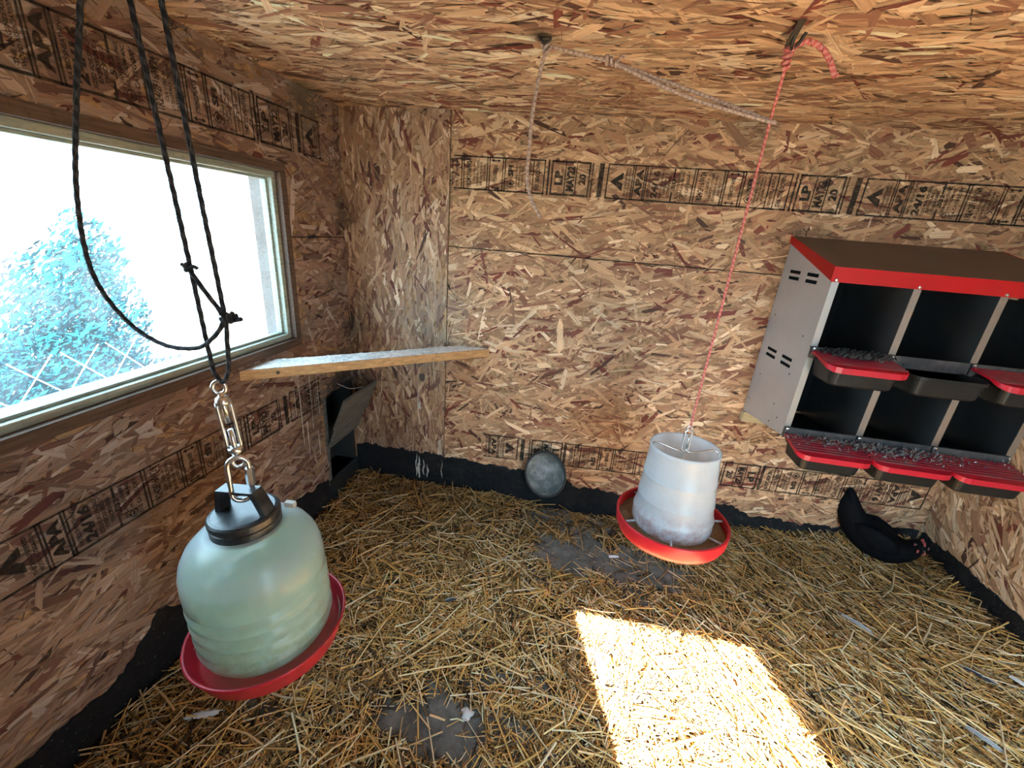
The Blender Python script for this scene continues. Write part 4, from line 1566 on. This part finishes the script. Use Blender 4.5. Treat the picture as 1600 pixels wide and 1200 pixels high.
# ------------------------------------------------------------------ black ropes above the waterer
rb = empty('black_rope', (-0.66, RYP, CZ))
tag(rb, 'black rope doubled down from ceiling through the turnbuckle, with knot', 'rope')
top = CZ - 0.001
at_world(rope_mesh('rope', [[(-0.690, RYP, top), (-0.680, RYP, 1.594), (-0.664, RYP, 1.30), (-0.653, RYP, 1.070), (-0.648, RYP, 1.040), (-0.638, RYP + 0.001, 1.026), (-0.627, RYP, 1.035), (-0.617, RYP, 1.062), (-0.612, RYP, 1.11),
                                        (-0.609, RYP, 1.157), (-0.619, RYP, 1.36), (-0.629, RYP, 1.594), (-0.634, RYP, top)]], 0.0038, M['rope_black'], None), rb)
at_world(rope_mesh('knot', [knot_paths((-0.606, RYP - 0.001, 1.152), 0.0075, 2, (0.3, 0, 1), 0.018), knot_paths((-0.594, RYP - 0.004, 1.152), 0.0055, 2, (1, 0.1, 0.1), 0.014),
                            [(-0.594, RYP - 0.004, 1.152), (-0.586, RYP - 0.004, 1.150), (-0.572, RYP - 0.005, 1.1525)]], 0.0038, M['rope_black'], None, step=0.003), rb)
rs = empty('slack_rope', (-0.70, RYP, CZ))
tag(rs, 'slack black rope drooping in a long loop in front of the window', 'rope')
at_world(rope_mesh('rope', [[(-0.705, RYP - 0.008, top), (-0.753, RYP - 0.008, 1.594), (-0.797, RYP - 0.008, 1.48), (-0.845, RYP - 0.008, 1.337), (-0.857, RYP - 0.008, 1.211), (-0.813, RYP - 0.008, 1.13), (-0.741, RYP - 0.010, 1.090),
                                        (-0.667, RYP - 0.011, 1.091), (-0.625, RYP - 0.011, 1.118), (-0.604, RYP - 0.010, 1.145), (-0.603, RYP - 0.010, 1.158), (-0.633, RYP - 0.010, 1.199), (-0.652, RYP - 0.010, 1.228), (-0.657, RYP - 0.010, 1.239)]], 0.0038, M['rope_black'], None), rs)
at_world(rope_mesh('knot', [knot_paths((-0.655, RYP - 0.010, 1.234), 0.0052, 2, (0.5, 0, -0.8), 0.012), [(-0.650, RYP - 0.012, 1.232), (-0.642, RYP - 0.013, 1.235), (-0.634, RYP - 0.013, 1.233)]], 0.0030, M['rope_black'], None, step=0.003), rs)

# ------------------------------------------------------------------ hanging feeder
FX, FYY, FZ = 0.378, 1.25, 0.738
feeder = empty('poultry_feeder', (FX, FYY, FZ), (math.radians(-2.0), math.radians(-1.5), 0))
tag(feeder, 'hanging white plastic feed hopper in a bright red pan', 'feeder')
hp = [(0.100, 0.0), (0.1035, 0.003), (0.106, 0.0), (0.1055, -0.010), (0.1045, -0.012), (0.111, -0.093), (0.1125, -0.095), (0.1125, -0.098), (0.1115, -0.100), (0.117, -0.168), (0.1185, -0.170), (0.1185, -0.174), (0.1175, -0.176),
      (0.121, -0.215), (0.125, -0.222), (0.1265, -0.228), (0.1255, -0.234), (0.126, -0.262), (0.121, -0.276)]
MB().lathe(hp, 72).build('hopper', M['hopper'], feeder, True)
MB().lathe([(0.0, -0.135), (0.03, -0.130), (0.085, -0.150), (0.109, -0.155)], 40).build('feed', M['feed'], feeder, True)
RF = 0.178
MB().lathe([(0.0, -0.312), (0.150, -0.312), (0.166, -0.306), (0.175, -0.288), (RF, -0.252), (RF - 0.001, -0.249), (RF - 0.007, -0.249), (RF - 0.008, -0.253), (0.168, -0.284), (0.160, -0.300), (0.0, -0.304)], 80).build('feed_pan', M['pan_bright'], feeder, True)
fv, ff_ = [], []
seg, rings_ = 60, 8
for i in range(rings_):
    rr = 0.10 + (0.1665 - 0.10) * i / (rings_ - 1)
    for k in range(seg):
        a = 2 * math.pi * k / seg
        fv.append((rr * math.cos(a), rr * math.sin(a), -0.284 + 0.008 * random.random() + (0.005 if i > 4 else 0)))
for i in range(rings_ - 1):
    for k in range(seg):
        k2 = (k + 1) % seg
        ff_.append((i * seg + k, i * seg + k2, (i + 1) * seg + k2, (i + 1) * seg + k))
mesh_obj('pan_feed', fv, ff_, M['feed'], feeder, True)['kind'] = 'stuff'
# partition wires from hopper to pan rim
for a in (-38, 8, 128, 200, 260):
    a = math.radians(a)
    MB().tube([(0.118 * math.cos(a), 0.118 * math.sin(a), -0.262), (0.170 * math.cos(a), 0.170 * math.sin(a), -0.262)], 0.0034, 8).build('partition_rod', M['hopper'], feeder, True)
# wire bail across the top
MB().tube(smooth_path([(-0.100, 0.01, -0.020), (-0.088, 0.010, 0.000), (-0.02, 0.003, -0.016), (0.0, 0.0, -0.008), (0.02, -0.003, -0.016), (0.075, -0.012, 0.004), (0.094, -0.016, -0.004), (0.1, -0.018, -0.040)], 6), 0.0026, 8).build('bail_wire', M['steel'], feeder, True)
MB().tube(smooth_path([(-0.030, -0.095, -0.012), (0.0, 0.0, -0.022), (0.035, 0.090, -0.012)], 6), 0.0022, 8).build('bail_wire', M['steel'], feeder, True)

clip = empty('snap_clip', (FX, FYY, FZ + 0.022), (0, 0, math.radians(15)))
tag(clip, 'small steel snap clip joining red rope to the white feed hopper', 'clip')
MB().tube([(x, 0, z) for x, z in link_path(0.0115, 0.075)], 0.0033, 8, True).build('clip_body', M['steel'], clip, True)
MB().tube([(0.004, 0, -0.025), (0.004, 0, 0.018)], 0.0028, 8).build('gate', M['steel'], clip, True)
MB().tube([(0.0075 * math.cos(a), 0.0, 0.042 + 0.0085 * math.sin(a)) for a in [2 * math.pi * i / 16 for i in range(16)]], 0.0026, 8, True).build('swivel_eye', M['steel'], clip, True)

# ------------------------------------------------------------------ red rope and its ceiling hook
hook = empty('ceiling_hook', (0.352, 1.118, CZ))
tag(hook, 'dark bent metal hook in the ceiling holding the red rope', 'hook')
MB().hexa([(-0.006, -0.030, 0.0), (0.008, -0.030, 0.0), (0.006, 0.022, -0.028), (-0.006, 0.022, -0.028)], [(-0.006, -0.030, -0.004), (0.008, -0.030, -0.004), (0.006, 0.020, -0.032), (-0.006, 0.020, -0.032)]).build('hook_plate', M['iron'], hook, bevel=0.001)
MB().tube(smooth_path([(0.004, 0.002, -0.001), (0.003, 0.004, -0.026), (0.008, 0.018, -0.036), (0.018, 0.016, -0.028), (0.024, 0.006, -0.012)], 6), 0.0035, 8).build('hook_bend', M['iron'], hook, True)
rr_ = empty('red_rope', (0.36, 1.14, CZ - 0.03))
tag(rr_, 'red and white flecked rope hanging from ceiling to the feeder', 'rope')
k0 = Vector((0.359, 1.140, CZ - 0.038))
kink = Vector((0.384, 1.235, 1.622))
at_world(rope_mesh('rope', [[k0, k0.lerp(kink, 0.5), kink, kink.lerp(Vector((FX, FYY, FZ + 0.075)), 0.1), kink.lerp(Vector((FX, FYY, FZ + 0.075)), 0.5), Vector((FX, FYY, FZ + 0.066))]], 0.0033, M['rope_red'], None, twist=300), rr_)
at_world(rope_mesh('knot', [knot_paths(k0 + Vector((0, 0.008, -0.012)), 0.0065, 3, (0.1, 0.35, -0.8), 0.034), knot_paths(k0 + Vector((0.0, 0.004, 0.004)), 0.006, 2, (1, 0, 0.2), 0.012)], 0.0042, M['rope_red'], None, step=0.003), rr_)
at_world(rope_mesh('rope_tail', [[k0, (0.377, 1.148, 1.742), (0.398, 1.150, 1.746), (0.425, 1.150, 1.734), (0.446, 1.150, 1.712), (0.458, 1.150, 1.694), (0.466, 1.150, 1.686)]], 0.0055, M['rope_red'], None, twist=300), rr_)

# ------------------------------------------------------------------ beige rope
hk2 = empty('ceiling_staple', (-0.163, 1.185, CZ))
tag(hk2, 'dark staple in the ceiling holding the dusty beige rope', 'staple')
MB().tube(smooth_path([(-0.012, 0, 0.002), (-0.011, 0, -0.010), (0.0, 0, -0.015), (0.011, 0, -0.010), (0.012, 0, 0.002)], 5), 0.0028, 8).build('staple_wire', M['iron'], hk2, True)
br = empty('beige_rope', (-0.163, 1.19, CZ - 0.012))
tag(br, 'dusty beige rope from ceiling staple looped round the red rope', 'rope')
hk = Vector((-0.160, 1.196, 1.748))
kn = Vector((-0.004, 1.205, 1.722))
at_world(rope_mesh('rope', [[hk, hk.lerp(kn, 0.5) + Vector((0, 0, -0.001)), kn],
                            [kn, kn.lerp(kink, 0.5) + Vector((0, 0.003, 0.002)), kink + Vector((-0.004, 0.005, 0.003)), kink + Vector((0.005, 0.004, 0)), kink + Vector((0.005, -0.005, -0.002)), kink + Vector((-0.004, -0.006, -0.003)),
                             kn.lerp(kink, 0.5) + Vector((0, -0.003, -0.014)), kn + Vector((0.01, -0.003, -0.006))]], 0.0042, M['rope_beige'], None, twist=300), br)
at_world(rope_mesh('knot', [knot_paths(hk + Vector((0.0, 0, -0.004)), 0.0070, 2, (0.6, 0.2, -1), 0.020)], 0.0040, M['rope_beige'], None, step=0.003), br)
at_world(rope_mesh('knot', [knot_paths(kn, 0.0062, 3, (1, 0, -0.25), 0.034), [kn + Vector((0.012, 0, 0)), kn + Vector((0.022, 0, 0.010)), kn + Vector((0.031, 0, 0.012))]], 0.0040, M['rope_beige'], None, step=0.003), br)
at_world(rope_mesh('rope_tail', [[hk, (-0.172, 1.198, 1.69), (-0.182, 1.20, 1.605), (-0.183, 1.20, 1.53), (-0.182, 1.20, 1.460), (-0.166, 1.20, 1.412), (-0.145, 1.20, 1.380), (-0.138, 1.20, 1.370)]], 0.0046, M['rope_beige'], None, twist=300), br)

# ------------------------------------------------------------------ rubber bowl standing against the back wall
bowl = empty('rubber_bowl', (-0.0655, 1.757, 0.248))
tag(bowl, 'round black rubber bowl tilted on edge against back wall, dusty grey inside', 'bowl')
aim = Vector((-0.42, -0.86, 0.30)).normalized()
bowl.rotation_euler = aim.to_track_quat('Z', 'Y').to_euler()
RB = 0.112
MB().lathe([(0.0, -0.058), (0.070, -0.058), (0.088, -0.050), (RB - 0.006, -0.006), (RB, 0.002), (RB, 0.006), (RB - 0.006, 0.007), (RB - 0.011, 0.001)], 56).build('shell', M['rubber'], bowl, True)
MB().lathe([(RB - 0.011, 0.001), (0.084, -0.040), (0.066, -0.049), (0.0, -0.050)], 56).build('lining', M['bowl_in'], bowl, True)

# ------------------------------------------------------------------ black hen in the back right corner
hen = empty('hen', (1.405, 1.755, 0.100), (0, 0, math.radians(-25)))
hen.scale = (0.80, 0.80, 0.80)
tag(hen, 'black hen crouching in straw in the corner under the nest box', 'hen')


def ring(c, rx, ry, tang, n=16, belly=1.0):
    t = Vector(tang).normalized()
    side = t.cross(Vector((0, 0, 1)))
    side = side.normalized() if side.length > 1e-3 else Vector((0, 1, 0))
    up = side.cross(t)
    out = []
    for k in range(n):
        a = 2 * math.pi * k / n
        s, u = math.cos(a), math.sin(a)
        out.append(tuple(Vector(c) + side * s * rx + up * u * ry * (belly if u < 0 else 1)))
    return out


spine = [((-0.185, 0.045, 0.345), 0.008, 0.012), ((-0.180, 0.042, 0.315), 0.020, 0.030), ((-0.170, 0.038, 0.270), 0.032, 0.046), ((-0.152, 0.034, 0.215), 0.046, 0.060), ((-0.120, 0.028, 0.160), 0.066, 0.078),
         ((-0.070, 0.018, 0.120), 0.086, 0.094), ((-0.010, 0.006, 0.098), 0.096, 0.098), ((0.050, -0.010, 0.092), 0.090, 0.090), ((0.092, -0.030, 0.112), 0.068, 0.072), ((0.118, -0.052, 0.142), 0.046, 0.050),
         ((0.126, -0.070, 0.186), 0.035, 0.040), ((0.132, -0.092, 0.208), 0.031, 0.033), ((0.138, -0.114, 0.208), 0.022, 0.024), ((0.142, -0.126, 0.203), 0.008, 0.009)]
HEAD = Vector((-0.018, -0.008, 0.070))
rings = []
for i, (c, a, b) in enumerate(spine):
    p0 = Vector(spine[max(0, i - 1)][0])
    p1 = Vector(spine[min(len(spine) - 1, i + 1)][0])
    rings.append(ring(c, a, b, p1 - p0))
hb = loft(MB(), rings)
hob = hb.build('body', M['hen'], hen, True)
sub = hob.modifiers.new('smooth', 'SUBSURF')
sub.levels = sub.render_levels = 1
for s in (-1, 1):
    wr = []
    for (t, w, h_) in ((0.0, 0.004, 0.012), (0.2, 0.014, 0.050), (0.5, 0.018, 0.062), (0.8, 0.012, 0.042), (1.0, 0.003, 0.008)):
        c = Vector((0.075, -0.012 + s * 0.078, 0.120)).lerp(Vector((-0.135, 0.030 + s * 0.055, 0.165)), t) + Vector((0, s * 0.016 * math.sin(math.pi * t), 0))
        wr.append(ring(c, w, h_, Vector((-0.2, 0.04, 0.045)), 12))
    loft(MB(), wr).build('wing', M['hen'], hen, True)
for k, (dx, dy, dz, ln) in enumerate([(-0.02, 0.0, 0.03, 1.0), (-0.012, 0.03, 0.022, 0.92), (-0.012, -0.03, 0.022, 0.92), (-0.03, 0.012, 0.01, 0.85), (-0.03, -0.012, 0.01, 0.85)]):
    b0 = Vector((-0.150, 0.035 + dy * 0.4, 0.230))
    tip = Vector((-0.185 + dx, 0.045 + dy, 0.230 + 0.118 * ln + dz * 0.2))
    rg = [ring(b0.lerp(tip, t), w, 0.003, tip - b0, 8) for t, w in ((0, 0.010), (0.4, 0.018), (0.8, 0.016), (1.0, 0.004))]
    loft(MB(), rg).build('tail_feather', M['hen'], hen, True)
cb = MB()
for k, (t, h_) in enumerate(((0.0, 0.010), (0.25, 0.016), (0.5, 0.018), (0.75, 0.015), (1.0, 0.008))):
    pass
pts0 = [Vector((0.146, -0.078, 0.166)).lerp(Vector((0.158, -0.112, 0.152)), t) for t in (0, 0.25, 0.5, 0.75, 1.0)]
hs = (0.006, 0.016, 0.012, 0.016, 0.006)
for i in range(4):
    a, b = pts0[i], pts0[i + 1]
    w = Vector((0.004, 0.0015, 0))
    cb.hexa([a - w, b - w, b + w, a + w], [a - w * 0.5 + Vector((0, 0, hs[i])), b - w * 0.5 + Vector((0, 0, hs[i + 1])), b + w * 0.5 + Vector((0, 0, hs[i + 1])), a + w * 0.5 + Vector((0, 0, hs[i]))])
cb.v = [tuple(Vector(p) + HEAD) for p in cb.v]
cb.build('comb', M['comb'], hen)
bk = MB().add([(0.151, -0.114, 0.137), (0.167, -0.110, 0.137), (0.160, -0.116, 0.128), (0.163, -0.138, 0.126)], [(0, 1, 3), (1, 2, 3), (2, 0, 3), (0, 2, 1)])
bk.v = [tuple(Vector(p) + HEAD) for p in bk.v]
bk.build('beak', M['beak'], hen)
for s in (-1, 1):
    k = MB().lathe([(0.0, -0.005), (0.004, -0.003), (0.005, 0.0), (0.004, 0.003), (0, 0.005)], 10)
    k.v = [(p[0] + 0.152 + s * 0.023, p[1] - 0.100, p[2] + 0.143) for p in k.v]
    k.v = [tuple(Vector(p) + HEAD) for p in k.v]
    k.build('eye', M['beak'], hen, True)
    k = MB().lathe([(0.0, -0.018), (0.007, -0.012), (0.008, -0.004), (0.004, 0.004), (0, 0.006)], 10)
    k.v = [(p[0] * 0.6 + 0.156 + s * 0.013, p[1] - 0.108, p[2] + 0.120) for p in k.v]
    k.v = [tuple(Vector(p) + HEAD) for p in k.v]
    k.build('wattle', M['comb'], hen, True)
    k = MB().lathe([(0.0, -0.008), (0.009, -0.004), (0.010, 0.002), (0.006, 0.008), (0, 0.010)], 10)
    k.v = [(p[0] * 0.35 + 0.152 + s * 0.026, p[1] * 0.8 - 0.094, p[2] + 0.138) for p in k.v]
    k.v = [tuple(Vector(p) + HEAD) for p in k.v]
    k.build('face_skin', M['comb'], hen, True)
    MB().tube(smooth_path([(-0.03 + 0.0 * s, s * 0.045, 0.05), (-0.025, s * 0.045, 0.015), (0.0, s * 0.048, 0.004), (0.04, s * 0.05, 0.002)], 4), 0.005, 6).build('leg', M['beak'], hen, True)

# ------------------------------------------------------------------ feathers and droppings lying on the bedding


def bedz(x, y):
    return float(bedding_height(np.array([x]), np.array([y]))[0] * (1 - bare(np.array([x]), np.array([y]))[0]))


def feather(label, x, y, rot, length, width, mat, curl=0.005, z=0.020, notch=False):
    f = empty('feather', (x, y, bedz(x, y) + z), (0, 0, rot))
    tag(f, label, 'feather', 'moulted feathers on the straw')
    n = 16
    v, fc = [], []
    for i in range(n + 1):
        t = i / n
        w = width / 2 * (math.sin(math.pi * min(1, t * 0.92 + 0.08)) ** 0.6) * (1 - 0.25 * t)
        if notch and i % 3 == 1:
            w *= 0.72
        xx = length * (t - 0.5)
        zz = curl * math.sin(math.pi * t)
        v += [(xx, -w, zz - 0.004), (xx, -w * 0.5, zz - 0.001), (xx, 0, zz + 0.001), (xx, w * 0.5, zz - 0.001), (xx, w, zz - 0.004)]
    for i in range(n):
        for k in range(4):
            a = i * 5 + k
            fc.append((a, a + 5, a + 6, a + 1))
    k = len(v)
    v2 = [(p[0], p[1], p[2] - 0.0008) for p in v]
    fc2 = [tuple(q + k for q in reversed(ff)) for ff in fc]
    mesh_obj('vane', v + v2, fc + fc2, mat, f, True)
    MB().tube([(-length * 0.62, 0, 0.0), (-length * 0.3, 0, curl * 0.6 + 0.002), (length * 0.1, 0, curl + 0.002), (length * 0.42, 0, curl * 0.3 + 0.002)], 0.0011, 6).build('quill', M['feather_white'], f, True)
    return f


feather('long grey feather with pale tip at the sunlit patch edge', 0.215, 1.005, math.radians(-82), 0.115, 0.032, M['feather_grey'])
feather('white barred feather lying below the red drinking pan', -0.880, 0.625, math.radians(205), 0.085, 0.026, M['feather_white'], notch=True)
feather('pale fluffy feather on bare floor below the red feed pan', 0.285, 1.545, math.radians(10), 0.045, 0.016, M['feather_white'])
feather('dark grey feather lying near the right wall straw', 1.435, 1.215, math.radians(-40), 0.09, 0.022, M['feather_dark'])
feather('small white feather beside dark one by right wall', 1.515, 1.195, math.radians(-60), 0.055, 0.018, M['feather_white'])
feather('greyish feather in straw below the hen and nest box', 1.17, 1.39, math.radians(-45), 0.10, 0.024, M['feather_grey'])
feather('small dark feather in middle of straw near grey patch', -0.335, 1.15, math.radians(25), 0.040, 0.022, M['feather_dark'], z=0.026)
feather('pale feather at bottom of right straw by sun patch', 1.30, 1.02, math.radians(-50), 0.08, 0.024, M['feather_grey'])

drop = empty('dropping', (-0.172, 0.795, 0.004))
tag(drop, 'pale bluish white dropping on bare floor patch in front', 'dropping')
dv, df = [], []
for j, (rr, z) in enumerate(((0.017, 0.0), (0.0165, 0.005), (0.011, 0.011), (0.004, 0.013))):
    for k in range(14):
        a = 2 * math.pi * k / 14
        q = rr * (1 + 0.22 * math.sin(3 * a + j) + 0.12 * math.sin(5 * a))
        dv.append((q * math.cos(a), q * math.sin(a), z))
for j in range(3):
    for k in range(14):
        k2 = (k + 1) % 14
        df.append((j * 14 + k, j * 14 + k2, (j + 1) * 14 + k2, (j + 1) * 14 + k))
df.append(tuple(3 * 14 + k for k in range(14)))
mesh_obj('lump', dv, df, M['feather_white'], drop, True)
